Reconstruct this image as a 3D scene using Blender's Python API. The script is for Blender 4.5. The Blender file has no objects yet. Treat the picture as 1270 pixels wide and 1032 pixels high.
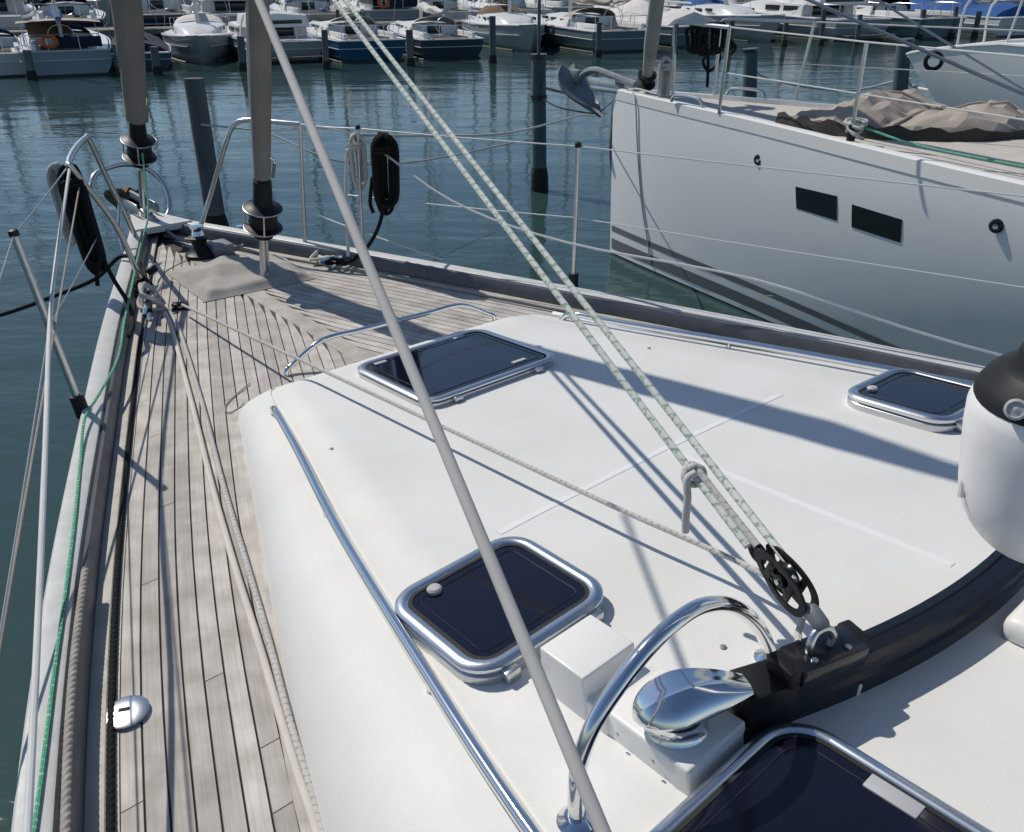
import bpy, bmesh, math, random
import numpy as np
from mathutils import Vector, Matrix, noise
random.seed(7)
S = bpy.context.scene
COL = S.collection
R = math.radians
V = Vector

# ------------------------------------------------------------------ camera
IW, IH, FPX, PITCH, CAMZ = 1270.0, 1032.0, 1040.0, R(28), 2.75
cam_d = bpy.data.cameras.new('camera')
cam = bpy.data.objects.new('camera', cam_d)
COL.objects.link(cam)
cam.location = (0, 0, CAMZ)
cam.rotation_euler = (R(90) - PITCH, 0, 0)
cam_d.sensor_fit = 'HORIZONTAL'
cam_d.sensor_width = 36
cam_d.lens = 36 * FPX / IW
cam_d.clip_start = 0.02
cam_d.clip_end = 3000
S.camera = cam
S.render.resolution_x, S.render.resolution_y = 1024, 832

# ------------------------------------------------------------------ sky, sun, exposure
AX = R(40)                                    # the yachts' bows point 40 degrees left of the view
CA, SA = math.cos(AX), math.sin(AX)
sun_dir = V((-0.16 * CA - 0.86 * SA, -0.16 * SA + 0.86 * CA, 1.0)).normalized()
world = bpy.data.worlds.new('World')
S.world = world
world.use_nodes = True
nt = world.node_tree
sky = nt.nodes.new('ShaderNodeTexSky')
sky.sky_type = 'NISHITA'
sky.sun_disc = False
sky.sun_elevation = math.asin(sun_dir.z)
sky.sun_rotation = math.atan2(sun_dir.x, sun_dir.y)
sky.air_density = 1.0
sky.dust_density = 0.4
sky.ozone_density = 4.0
bg = nt.nodes['Background']
bg.inputs['Strength'].default_value = 0.088
nt.links.new(sky.outputs[0], bg.inputs[0])
sl = bpy.data.lights.new('sun', 'SUN')
sl.energy = 3.55
sl.angle = R(0.53)
sl.color = (1.0, 0.94, 0.85)
sun = bpy.data.objects.new('sun', sl)
COL.objects.link(sun)
sun.location = sun_dir * 50
sun.rotation_euler = sun_dir.to_track_quat('Z', 'Y').to_euler()
S.view_settings.view_transform = 'Standard'
S.view_settings.look = 'None'
S.view_settings.exposure = 0.0
S.view_settings.gamma = 1.0
S.view_settings.use_curve_mapping = False
S.render.engine = 'CYCLES'
S.cycles.max_bounces = 6
S.cycles.caustics_reflective = True
S.cycles.blur_glossy = 0.3
S.cycles.sample_clamp_indirect = 3.0
S.cycles.caustics_refractive = False

# ------------------------------------------------------------------ surveying helpers
FWD = V((0, math.cos(PITCH), -math.sin(PITCH)))
UPV = V((0, math.sin(PITCH), math.cos(PITCH)))
CAM = V((0, 0, CAMZ))


def ray(px, py):
    return V(((px - IW / 2) / FPX, 0, 0)) - UPV * ((py - IH / 2) / FPX) + FWD


def at(px, py, z):
    d = ray(px, py)
    return CAM + d * ((z - CAMZ) / d.z)


def aty(px, py, y):
    d = ray(px, py)
    return CAM + d * (y / d.y)


U0 = 1.66


def B(u, v, z):                               # yacht frame: u to starboard, v to the bow
    u = u + U0
    return V((u * CA - v * SA, u * SA + v * CA, z))


def bs(p):
    return V((p[0] * CA + p[1] * SA - U0, -p[0] * SA + p[1] * CA, p[2]))


def curve(pts):                               # smooth interpolation through (x, y)
    xs = [p[0] for p in pts]
    ys = [p[1] for p in pts]
    n = len(xs)
    m = []
    for i in range(n):
        a, b = max(0, i - 1), min(n - 1, i + 1)
        m.append((ys[b] - ys[a]) / (xs[b] - xs[a]))

    def f(x):
        if x <= xs[0]:
            return ys[0] + m[0] * (x - xs[0])
        if x >= xs[-1]:
            return ys[-1] + m[-1] * (x - xs[-1])
        for i in range(n - 1):
            if x <= xs[i + 1]:
                h = xs[i + 1] - xs[i]
                t = (x - xs[i]) / h
                t2, t3 = t * t, t * t * t
                return ((2 * t3 - 3 * t2 + 1) * ys[i] + (t3 - 2 * t2 + t) * h * m[i]
                        + (-2 * t3 + 3 * t2) * ys[i + 1] + (t3 - t2) * h * m[i + 1])
    return f


def smooth(pts, sub=6, closed=False):         # catmull-rom polyline
    pts = [V(p) for p in pts]
    n = len(pts)
    out = []
    for i in range(n if closed else n - 1):
        if closed:
            p0, p1, p2, p3 = (pts[(i + k) % n] for k in (-1, 0, 1, 2))
        else:
            p1, p2 = pts[i], pts[i + 1]
            p0 = pts[i - 1] if i else p1 * 2 - p2
            p3 = pts[i + 2] if i + 2 < n else p2 * 2 - p1
        for k in range(sub):
            t = k / sub
            out.append(0.5 * ((2 * p1) + (p2 - p0) * t + (2 * p0 - 5 * p1 + 4 * p2 - p3) * t * t
                              + (3 * p1 - p0 - 3 * p2 + p3) * t * t * t))
    if not closed:
        out.append(pts[-1])
    return out


# ------------------------------------------------------------------ mesh builder
class MB:
    def __init__(self):
        self.v, self.f, self.uv = [], [], []

    def face(self, idx, uv=None):
        self.f.append(tuple(idx))
        self.uv.append(uv)

    def add(self, other):
        o = len(self.v)
        self.v += other.v
        for f, u in zip(other.f, other.uv):
            self.face([i + o for i in f], u)
        return self

    def quad(self, a, b, c, d):
        o = len(self.v)
        self.v += [V(a), V(b), V(c), V(d)]
        self.face((o, o + 1, o + 2, o + 3), [(0, 0), (1, 0), (1, 1), (0, 1)])
        return self

    def grid(self, rows, closed=False, caps=False, us=None, vs=None, flip=False):
        o = len(self.v)
        n, m = len(rows), len(rows[0])
        for r in rows:
            self.v += [V(p) for p in r]
        for i in range(n - 1):
            for j in range(m if closed else m - 1):
                k = (j + 1) % m
                u0 = us[i] if us else i / (n - 1)
                u1 = us[i + 1] if us else (i + 1) / (n - 1)
                w0 = vs[j] if vs else j / m
                w1 = vs[j + 1] if vs and j + 1 < len(vs) else (j + 1) / m
                q = (o + i * m + j, o + i * m + k, o + (i + 1) * m + k, o + (i + 1) * m + j)
                w = [(u0, w0), (u0, w1), (u1, w1), (u1, w0)]
                if flip:
                    q, w = q[::-1], w[::-1]
                self.face(q, w)
        if caps:
            a = tuple(o + j for j in range(m))
            b = tuple(o + (n - 1) * m + j for j in range(m))
            self.face(a if flip else a[::-1], None)
            self.face(b[::-1] if flip else b, None)
        return self

    def tube(self, pts, r, n=8, closed=False, caps=True, prof=None, twist=0.0, ref=None):
        pts = [V(p) for p in pts]
        m = len(pts)
        tang = []
        for i in range(m):
            if closed:
                t = pts[(i + 1) % m] - pts[i - 1]
            else:
                t = pts[min(i + 1, m - 1)] - pts[max(i - 1, 0)]
            tang.append(t.normalized() if t.length > 1e-9 else V((0, 0, 1)))
        up = V(ref) if ref is not None else V((0, 0, 1))
        if abs(tang[0].dot(up)) > 0.95:
            up = V((1, 0, 0))
        nrm = (up - tang[0] * up.dot(tang[0])).normalized()
        rows, us, acc = [], [], 0.0
        for i in range(m):
            if i:
                acc += (pts[i] - pts[i - 1]).length
                nrm = (nrm - tang[i] * nrm.dot(tang[i])).normalized()
            bn = tang[i].cross(nrm)
            rr = r[i] if isinstance(r, (list, tuple)) else r
            row = []
            for j in range(n):
                a = 2 * math.pi * j / n
                q = rr * (prof(a, acc) if prof else 1.0)
                b = a + twist * acc
                row.append(pts[i] + (nrm * math.cos(b) + bn * math.sin(b)) * q)
            rows.append(row)
            us.append(acc)
        if closed:
            rows.append(rows[0])
            us.append(acc + (pts[0] - pts[-1]).length)
        return self.grid(rows, closed=True, caps=caps and not closed, us=us, flip=False)

    def lathe(self, prof, n=20, mat=None, caps=True):
        rows = []
        for r, z in prof:
            row = [V((max(r, 1e-4) * math.cos(2 * math.pi * j / n), max(r, 1e-4) * math.sin(2 * math.pi * j / n), z))
                   for j in range(n)]
            rows.append([mat @ p if mat else p for p in row])
        return self.grid(rows, closed=True, caps=caps)

    def box(self, c, s, mat=None, bev=0.0, seg=2):
        bm = bmesh.new()
        bmesh.ops.create_cube(bm, size=1.0)
        for v in bm.verts:
            v.co = V((v.co.x * s[0], v.co.y * s[1], v.co.z * s[2]))
        if bev:
            bmesh.ops.bevel(bm, geom=list(bm.edges), offset=bev, segments=seg, affect='EDGES', profile=0.5)
        o = len(self.v)
        for i, v in enumerate(bm.verts):
            v.index = i
            p = v.co + V(c)
            self.v.append(mat @ p if mat else p)
        for f in bm.faces:
            self.face([o + v.index for v in f.verts], None)
        bm.free()
        return self

    def prism(self, outline, z0, z1, mat=None, bev=0.0):
        n = len(outline)
        o = len(self.v)
        lv = [(1.0, z0), (1.0, z1 - bev), ] if bev else [(1.0, z0), (1.0, z1)]
        rings = []
        for sc, z in lv:
            rings.append([V((x, y, z)) for x, y in outline])
        if bev:
            cx = sum(p[0] for p in outline) / n
            cy = sum(p[1] for p in outline) / n
            ring = []
            for x, y in outline:
                d = V((cx - x, cy - y))
                d = d.normalized() * bev if d.length > 0 else d
                ring.append(V((x + d.x, y + d.y, z1)))
            rings.append(ring)
        if mat:
            rings = [[mat @ p for p in r] for r in rings]
        return self.grid(rings, closed=True, caps=True)

    def xform(self, mat):
        self.v = [mat @ p for p in self.v]
        return self


def frame(o, x, y, z=None):
    x = V(x).normalized()
    y = V(y)
    z = V(z).normalized() if z is not None else x.cross(y).normalized()
    y = z.cross(x).normalized()
    m = Matrix.Identity(4)
    for i in range(3):
        m[i][0], m[i][1], m[i][2], m[i][3] = x[i], y[i], z[i], o[i]
    return m


def root_of(p):
    while p.parent:
        p = p.parent
    return p


def obj(name, mb, mat, parent=None, sm=True, loc=None, angle=40):
    me = bpy.data.meshes.new(name)
    L = root_of(parent).location.copy() if parent else V(loc if loc is not None else (0, 0, 0))
    me.from_pydata([tuple(V(p) - L) for p in mb.v], [], mb.f)
    if any(u is not None for u in mb.uv):
        lay = me.uv_layers.new(name='UVMap')
        k = 0
        for poly, u in zip(me.polygons, mb.uv):
            for q, li in enumerate(poly.loop_indices):
                lay.data[li].uv = u[q] if u else (0.0, 0.0)
    me.validate()
    if sm:
        me.polygons.foreach_set('use_smooth', [True] * len(me.polygons))
        me.set_sharp_from_angle(angle=R(angle))
    me.materials.append(mat)
    o = bpy.data.objects.new(name, me)
    COL.objects.link(o)
    if parent:
        o.parent = parent
    else:
        o.location = L
    return o


def tag(o, label, cat, group=None):
    o['label'] = label
    o['category'] = cat
    if group:
        o['group'] = group
    return o


def thing(name, label, cat, loc=(0, 0, 0), group=None):
    o = bpy.data.objects.new(name, None)
    COL.objects.link(o)
    o.empty_display_size = 0.2
    o.location = loc
    return tag(o, label, cat, group)


def struct(o):
    o['kind'] = 'structure'
    return o


# ------------------------------------------------------------------ materials
def mat(name, col, rough=0.5, metal=0.0, noise_amt=0.0, nscale=8.0, bump=0.0, bscale=60.0, spec=0.5, coat=0.0,
        col2=None, detail=6, stretch=None, coord='Object'):
    m = bpy.data.materials.new(name)
    m.use_nodes = True
    t = m.node_tree
    p = t.nodes['Principled BSDF']
    p.inputs['Base Color'].default_value = (*col, 1)
    p.inputs['Roughness'].default_value = rough
    p.inputs['Metallic'].default_value = metal
    p.inputs['Specular IOR Level'].default_value = spec
    p.inputs['Coat Weight'].default_value = coat
    tc = t.nodes.new('ShaderNodeTexCoord')
    src = tc.outputs[coord]
    if stretch:
        mp = t.nodes.new('ShaderNodeMapping')
        mp.inputs['Scale'].default_value = stretch
        t.links.new(src, mp.inputs[0])
        src = mp.outputs[0]
    if noise_amt or col2:
        nz = t.nodes.new('ShaderNodeTexNoise')
        nz.inputs['Scale'].default_value = nscale
        nz.inputs['Detail'].default_value = detail
        nz.inputs['Roughness'].default_value = 0.6
        t.links.new(src, nz.inputs['Vector'])
        cr = t.nodes.new('ShaderNodeValToRGB')
        c2 = col2 if col2 else tuple(c * (1 - noise_amt) for c in col)
        cr.color_ramp.elements[0].color = (*c2, 1)
        cr.color_ramp.elements[1].color = (*col, 1)
        cr.color_ramp.elements[0].position = 0.3
        cr.color_ramp.elements[1].position = 0.7
        t.links.new(nz.outputs[0], cr.inputs[0])
        t.links.new(cr.outputs[0], p.inputs['Base Color'])
        mr = t.nodes.new('ShaderNodeMapRange')
        mr.inputs['To Min'].default_value = min(1, rough * 1.25)
        mr.inputs['To Max'].default_value = rough * 0.85
        t.links.new(nz.outputs[0], mr.inputs[0])
        t.links.new(mr.outputs[0], p.inputs['Roughness'])
    if bump:
        nb = t.nodes.new('ShaderNodeTexNoise')
        nb.inputs['Scale'].default_value = bscale
        nb.inputs['Detail'].default_value = 4
        t.links.new(src, nb.inputs['Vector'])
        bp = t.nodes.new('ShaderNodeBump')
        bp.inputs['Strength'].default_value = 0.6
        bp.inputs['Distance'].default_value = bump
        t.links.new(nb.outputs[0], bp.inputs['Height'])
        t.links.new(bp.outputs[0], p.inputs['Normal'])
    return m


def rope_mat(name, col, fleck=None, amt=0.5, freq=90.0, rough=0.85, bump=0.0015, around=4, fpm=34.0):
    """braided cover: two crossing helical waves along the rope's own length"""
    m = bpy.data.materials.new(name)
    m.use_nodes = True
    t = m.node_tree
    p = t.nodes['Principled BSDF']
    p.inputs['Roughness'].default_value = rough
    p.inputs['Specular IOR Level'].default_value = 0.25
    uv = t.nodes.new('ShaderNodeUVMap')
    sx = t.nodes.new('ShaderNodeSeparateXYZ')
    t.links.new(uv.outputs[0], sx.inputs[0])

    def math_(op, a, b=None):
        n = t.nodes.new('ShaderNodeMath')
        n.operation = op
        for i, q in enumerate((a, b)):
            if q is None:
                continue
            if isinstance(q, (int, float)):
                n.inputs[i].default_value = q
            else:
                t.links.new(q, n.inputs[i])
        return n.outputs[0]
    ul = math_('MULTIPLY', sx.outputs[0], freq * 2 * math.pi)
    va = math_('MULTIPLY', sx.outputs[1], around * 2 * math.pi)
    a = math_('SINE', math_('ADD', ul, va))
    b = math_('SINE', math_('SUBTRACT', ul, va))
    h = math_('MULTIPLY', a, b)
    nz = t.nodes.new('ShaderNodeTexNoise')
    nz.inputs['Scale'].default_value = 9
    tc = t.nodes.new('ShaderNodeTexCoord')
    t.links.new(tc.outputs['Object'], nz.inputs['Vector'])
    mixd = t.nodes.new('ShaderNodeMix')
    mixd.data_type = 'RGBA'
    mixd.inputs['A'].default_value = (*[c * 0.72 for c in col], 1)
    mixd.inputs['B'].default_value = (*col, 1)
    t.links.new(nz.outputs[0], mixd.inputs['Factor'])
    out = mixd.outputs['Result']
    if fleck:
        u2 = math_('MULTIPLY', sx.outputs[0], fpm * 2 * math.pi)
        v2 = math_('MULTIPLY', sx.outputs[1], 2 * math.pi)
        g1 = math_('SINE', math_('ADD', u2, v2))
        g2 = math_('SINE', math_('SUBTRACT', math_('MULTIPLY', u2, 1.0), v2))
        nf = t.nodes.new('ShaderNodeTexNoise')
        nf.inputs['Scale'].default_value = 130
        t.links.new(tc.outputs['Object'], nf.inputs['Vector'])
        nv = math_('MULTIPLY', math_('SUBTRACT', nf.outputs[0], 0.5), 2.4)
        g = math_('ADD', math_('MAXIMUM', g1, math_('MULTIPLY', g2, 0.85)), nv)
        mrg = t.nodes.new('ShaderNodeMapRange')
        mrg.inputs['From Min'].default_value = 1.05 - amt
        mrg.inputs['From Max'].default_value = 1.45 - amt
        t.links.new(g, mrg.inputs[0])
        g = mrg.outputs[0]
        mf = t.nodes.new('ShaderNodeMix')
        mf.data_type = 'RGBA'
        t.links.new(g, mf.inputs['Factor'])
        t.links.new(out, mf.inputs['A'])
        mf.inputs['B'].default_value = (*fleck, 1)
        out = mf.outputs['Result']
    t.links.new(out, p.inputs['Base Color'])
    bp = t.nodes.new('ShaderNodeBump')
    bp.inputs['Strength'].default_value = 0.8
    bp.inputs['Distance'].default_value = bump
    t.links.new(h, bp.inputs['Height'])
    t.links.new(bp.outputs[0], p.inputs['Normal'])
    return m


def teak_mat():
    m = bpy.data.materials.new('weathered_teak')
    m.use_nodes = True
    t = m.node_tree
    p = t.nodes['Principled BSDF']
    p.inputs['Specular IOR Level'].default_value = 0.2
    uv = t.nodes.new('ShaderNodeUVMap')
    oi = t.nodes.new('ShaderNodeObjectInfo')
    off = t.nodes.new('ShaderNodeVectorMath')
    off.operation = 'SCALE'
    cx = t.nodes.new('ShaderNodeCombineXYZ')
    for i in range(3):
        t.links.new(oi.outputs['Random'], cx.inputs[i])
    t.links.new(cx.outputs[0], off.inputs[0])
    off.inputs['Scale'].default_value = 57.0
    ad = t.nodes.new('ShaderNodeVectorMath')
    t.links.new(uv.outputs[0], ad.inputs[0])
    t.links.new(off.outputs[0], ad.inputs[1])
    mp = t.nodes.new('ShaderNodeMapping')
    mp.inputs['Scale'].default_value = (5, 160, 1)
    t.links.new(ad.outputs[0], mp.inputs[0])
    grain = t.nodes.new('ShaderNodeTexNoise')
    grain.inputs['Scale'].default_value = 1.0
    grain.inputs['Detail'].default_value = 5
    t.links.new(mp.outputs[0], grain.inputs['Vector'])
    tc = t.nodes.new('ShaderNodeTexCoord')
    blot = t.nodes.new('ShaderNodeTexNoise')
    blot.inputs['Scale'].default_value = 11
    blot.inputs['Detail'].default_value = 6
    t.links.new(tc.outputs['Object'], blot.inputs['Vector'])
    cr = t.nodes.new('ShaderNodeValToRGB')
    e = cr.color_ramp.elements
    e[0].position, e[0].color = 0.2, (0.44, 0.405, 0.36, 1)
    e[1].position, e[1].color = 0.8, (0.58, 0.55, 0.50, 1)
    t.links.new(grain.outputs[0], cr.inputs[0])
    cb = t.nodes.new('ShaderNodeValToRGB')
    e = cb.color_ramp.elements
    e[0].position, e[0].color = 0.3, (0.74, 0.715, 0.69, 1)
    e[1].position, e[1].color = 0.7, (1.12, 1.12, 1.12, 1)
    t.links.new(blot.outputs[0], cb.inputs[0])
    mu = t.nodes.new('ShaderNodeMix')
    mu.data_type = 'RGBA'
    mu.blend_type = 'MULTIPLY'
    mu.inputs['Factor'].default_value = 1.0
    t.links.new(cr.outputs[0], mu.inputs['A'])
    t.links.new(cb.outputs[0], mu.inputs['B'])
    hs = t.nodes.new('ShaderNodeHueSaturation')
    mr = t.nodes.new('ShaderNodeMapRange')
    mr.inputs['To Min'].default_value = 0.84
    mr.inputs['To Max'].default_value = 1.12
    t.links.new(oi.outputs['Random'], mr.inputs[0])
    hs.inputs['Saturation'].default_value = 0.88
    t.links.new(mr.outputs[0], hs.inputs['Value'])
    t.links.new(mu.outputs['Result'], hs.inputs['Color'])
    t.links.new(hs.outputs[0], p.inputs['Base Color'])
    p.inputs['Roughness'].default_value = 0.75
    bp = t.nodes.new('ShaderNodeBump')
    bp.inputs['Strength'].default_value = 0.5
    bp.inputs['Distance'].default_value = 0.0012
    t.links.new(grain.outputs[0], bp.inputs['Height'])
    t.links.new(bp.outputs[0], p.inputs['Normal'])
    return m


def water_mat():
    m = bpy.data.materials.new('harbour_water')
    m.use_nodes = True
    t = m.node_tree
    p = t.nodes['Principled BSDF']
    p.inputs['Base Color'].default_value = (0.030, 0.061, 0.060, 1)
    p.inputs['Roughness'].default_value = 0.05
    p.inputs['IOR'].default_value = 1.33
    tc = t.nodes.new('ShaderNodeTexCoord')

    def nz(sc, rot, stretch, det):
        mp = t.nodes.new('ShaderNodeMapping')
        mp.inputs['Rotation'].default_value = (0, 0, rot)
        mp.inputs['Scale'].default_value = stretch
        n = t.nodes.new('ShaderNodeTexNoise')
        n.inputs['Scale'].default_value = sc
        n.inputs['Detail'].default_value = det
        n.inputs['Roughness'].default_value = 0.55
        n.inputs['Distortion'].default_value = 0.4
        t.links.new(tc.outputs['Object'], mp.inputs[0])
        t.links.new(mp.outputs[0], n.inputs['Vector'])
        return n.outputs[0]
    a = nz(1.1, R(8), (0.55, 1.5, 1), 3)
    b = nz(4.2, R(-12), (0.6, 1.5, 1), 3)
    c = nz(0.22, R(20), (0.6, 1.3, 1), 2)

    def ma(op, x, y):
        n = t.nodes.new('ShaderNodeMath')
        n.operation = op
        for i, q in enumerate((x, y)):
            if isinstance(q, (int, float)):
                n.inputs[i].default_value = q
            else:
                t.links.new(q, n.inputs[i])
        return n.outputs[0]
    patch = t.nodes.new('ShaderNodeMapRange')           # calm and ruffled patches
    patch.inputs['From Min'].default_value = 0.35
    patch.inputs['From Max'].default_value = 0.65
    patch.inputs['To Min'].default_value = 0.35
    patch.inputs['To Max'].default_value = 1.15
    t.links.new(nz(0.11, R(35), (0.5, 1.4, 1), 3), patch.inputs[0])
    h = ma('ADD', ma('MULTIPLY', ma('ADD', ma('MULTIPLY', a, 0.030), ma('MULTIPLY', b, 0.0075)), patch.outputs[0]), ma('MULTIPLY', c, 0.06))
    bp = t.nodes.new('ShaderNodeBump')
    bp.inputs['Strength'].default_value = 1.0
    bp.inputs['Distance'].default_value = 1.0
    t.links.new(h, bp.inputs['Height'])
    t.links.new(bp.outputs[0], p.inputs['Normal'])
    return m


M = {}
M['gelcoat'] = mat('white_gelcoat', (0.76, 0.75, 0.72), 0.28, noise_amt=0.05, nscale=3.0, bump=0.0006, bscale=9)
M['nonskid'] = mat('nonskid_gelcoat', (0.71, 0.707, 0.685), 0.5, col2=(0.64, 0.632, 0.60), nscale=3.2, detail=9, bump=0.0012, bscale=420, spec=0.4)
M['seam'] = mat('smooth_seam_gelcoat', (0.75, 0.75, 0.74), 0.4)
M['hullwhite'] = mat('hull_white', (0.85, 0.84, 0.815), 0.32, noise_amt=0.05, nscale=1.6, spec=0.35)
M['capgrey'] = mat('rail_cap_paint', (0.60, 0.60, 0.58), 0.5, noise_amt=0.2, nscale=14, bump=0.0008, bscale=120)
M['cream'] = mat('cream_covering_board', (0.52, 0.49, 0.42), 0.6, noise_amt=0.25, nscale=20)
M['teak'] = teak_mat()
M['caulk'] = mat('black_deck_caulking', (0.06, 0.053, 0.047), 0.8, noise_amt=0.4, nscale=30)
M['chrome'] = mat('polished_stainless', (0.80, 0.81, 0.82), 0.09, 1.0, noise_amt=0.06, nscale=14)
M['steel'] = mat('brushed_stainless', (0.62, 0.63, 0.64), 0.28, 1.0, noise_amt=0.12, nscale=20)
M['alu'] = mat('anodised_aluminium', (0.70, 0.72, 0.74), 0.24, 1.0, noise_amt=0.08, nscale=12)
M['alurail'] = mat('weathered_aluminium_rail', (0.13, 0.135, 0.15), 0.42, 0.25, noise_amt=0.3, nscale=16)
M['black'] = mat('black_anodised', (0.010, 0.010, 0.012), 0.22, 0.0, noise_amt=0.3, nscale=30, spec=0.6)
M['plastic'] = mat('black_plastic', (0.010, 0.010, 0.011), 0.48, spec=0.3, bump=0.0004, bscale=150)
M['rubber'] = mat('black_rubber', (0.012, 0.012, 0.012), 0.75)
M['glass'] = mat('smoked_acrylic', (0.007, 0.007, 0.019), 0.06, spec=0.55, noise_amt=0.3, nscale=7, detail=8)
M['innerline'] = mat('pane_inner_edge', (0.018, 0.019, 0.032), 0.3)
M['puck'] = mat('grey_latch_plastic', (0.42, 0.42, 0.43), 0.45)
M['canvas'] = mat('taupe_sail_canvas', (0.27, 0.235, 0.205), 0.92, noise_amt=0.22, nscale=5, bump=0.0015, bscale=70, spec=0.15)
M['cover'] = mat('grey_canvas_cover', (0.42, 0.395, 0.365), 0.92, noise_amt=0.22, nscale=7, bump=0.002, bscale=60, spec=0.15)
M['tarp'] = mat('tan_tarpaulin', (0.44, 0.385, 0.325), 0.88, noise_amt=0.3, nscale=5, bump=0.006, bscale=14, spec=0.15)
M['tarpshade'] = mat('tarpaulin_shaded_side', (0.07, 0.065, 0.055), 0.9, noise_amt=0.3, nscale=6, bump=0.004, bscale=14, spec=0.15)  # darker copy of the tarp colour, for its side in shade
M['greystrip'] = mat('grey_boot_stripe', (0.17, 0.175, 0.175), 0.35)
M['antifoul'] = mat('dark_antifouling', (0.016, 0.022, 0.022), 0.6, noise_amt=0.4, nscale=3, col2=(0.03, 0.04, 0.028))
M['galv'] = mat('galvanised_steel', (0.27, 0.29, 0.31), 0.55, 0.5, noise_amt=0.4, nscale=9, bump=0.001, bscale=40)
M['rusty'] = mat('rusty_anchor_steel', (0.20, 0.15, 0.115), 0.75, 0.2, col2=(0.10, 0.05, 0.032), nscale=9)
M['wood'] = mat('tarred_pile_wood', (0.20, 0.20, 0.195), 0.9, col2=(0.055, 0.053, 0.05), nscale=4, bump=0.02, bscale=7,
                stretch=(1, 1, 0.18))
M['pile'] = mat('steel_pile_paint', (0.12, 0.155, 0.155), 0.7, col2=(0.06, 0.085, 0.088), nscale=3, stretch=(1, 1, 0.3))
M['weed'] = mat('weedy_pile_foot', (0.012, 0.014, 0.010), 0.85, col2=(0.03, 0.035, 0.018), nscale=16, bump=0.02, bscale=22)
M['otherdeck'] = mat('pale_teak_deck', (0.56, 0.52, 0.46), 0.8, noise_amt=0.2, nscale=6)
M['mast'] = mat('mast_aluminium', (0.55, 0.56, 0.57), 0.35, 0.6)
M['fender'] = mat('white_fender_vinyl', (0.80, 0.79, 0.775), 0.34, noise_amt=0.12, nscale=6, bump=0.0012, bscale=16)
M['greyrope'] = rope_mat('grey_braided_rope', (0.62, 0.592, 0.555), freq=330, bump=0.00012, around=8)
M['whiterope'] = rope_mat('white_green_flecked_rope', (0.74, 0.76, 0.70), (0.28, 0.38, 0.29), 0.42, freq=200, bump=0.0003)
M['fleckrope'] = rope_mat('white_grey_flecked_rope', (0.62, 0.60, 0.56), (0.33, 0.32, 0.30), 0.36, freq=240, bump=0.0003, fpm=55)
M['creamrope'] = rope_mat('cream_rope', (0.74, 0.69, 0.61), freq=200, bump=0.0003)
M['tanrope'] = rope_mat('tan_rope', (0.42, 0.365, 0.30), freq=200, bump=0.0003)
M['greenrope'] = rope_mat('green_flecked_line', (0.10, 0.42, 0.25), (0.50, 0.60, 0.52), 0.25, freq=220, bump=0.0003, fpm=60)
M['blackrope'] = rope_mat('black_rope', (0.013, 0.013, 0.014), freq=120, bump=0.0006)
M['whiteline'] = rope_mat('white_covered_line', (0.74, 0.74, 0.72), freq=160, bump=0.0003)
M['wire'] = mat('covered_guard_wire', (0.62, 0.63, 0.62), 0.4)
M['bluewire'] = mat('stainless_wire', (0.40, 0.42, 0.44), 0.35, 0.8)
M['strand'] = mat('three_strand_rope_fibre', (0.40, 0.37, 0.33), 0.9, noise_amt=0.35, nscale=30)
M['navy'] = mat('navy_cloth', (0.012, 0.016, 0.045), 0.85, noise_amt=0.3, nscale=6)
M['blue'] = mat('blue_canvas', (0.015, 0.09, 0.30), 0.85, noise_amt=0.3, nscale=5)
M['brown'] = mat('brown_canvas', (0.15, 0.10, 0.055), 0.85, noise_amt=0.3, nscale=5)
M['beige'] = mat('beige_canvas', (0.42, 0.37, 0.30), 0.88, noise_amt=0.25, nscale=5)
M['whitecanvas'] = mat('white_canvas', (0.66, 0.64, 0.60), 0.85, noise_amt=0.2, nscale=5)
M['orange'] = mat('orange_lifebuoy', (0.62, 0.11, 0.02), 0.5)
M['darkglass'] = mat('dark_cabin_glass', (0.012, 0.015, 0.018), 0.08)
M['concrete'] = mat('quay_concrete', (0.28, 0.27, 0.25), 0.85, noise_amt=0.3, nscale=1.0)
M['jetty'] = mat('jetty_timber', (0.22, 0.20, 0.17), 0.85, noise_amt=0.3, nscale=3)
HULLC = {
    'pale grey': (0.36, 0.42, 0.46), 'white': (0.72, 0.72, 0.71), 'blue': (0.022, 0.11, 0.20), 'dark blue-grey': (0.05, 0.07, 0.09),
    'slate': (0.08, 0.11, 0.13), 'grey': (0.36, 0.38, 0.38), 'navy': (0.012, 0.02, 0.05), 'cream': (0.50, 0.47, 0.40),
    'teal-grey': (0.17, 0.23, 0.24)}
for k, c in HULLC.items():
    M['hull ' + k] = mat('hull_paint_' + k.replace(' ', '_').replace('-', '_'), c, 0.22, noise_amt=0.12, nscale=1.5, coat=0.2)

# ------------------------------------------------------------------ water
wm = MB()
xs = [-400, -120, -40, -10, 10, 40, 120, 400]
ys = [-200, -60, -15, 5, 20, 40, 80, 140, 400]
wm.grid([[V((x, y, 0)) for x in xs] for y in ys])
struct(obj('water', wm, water_mat(), sm=False))

# ================================================================== the yacht we stand on
UC = -0.11                                    # hull centreline in the yacht frame
DZ = 1.35                                     # deck level
RZ = 1.43                                     # rail cap level
hb = curve([(-7, 1.75), (-4.5, 2.12), (-2.5, 2.22), (-1, 2.12), (0, 1.97), (1.27, 1.6), (1.94, 1.38), (2.7, 1.10), (3.6, 0.757),
            (4.5, 0.39), (4.94, 0.21), (5.42, 0.02)])


def rail(v, off, side, z):
    return B(UC + side * max(hb(v) - off, 0.0), v, z)


yacht = thing('sailing_yacht', 'white sailing yacht with teak side deck and white coachroof seen from on board', 'yacht', B(UC, 0, 0))
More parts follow.
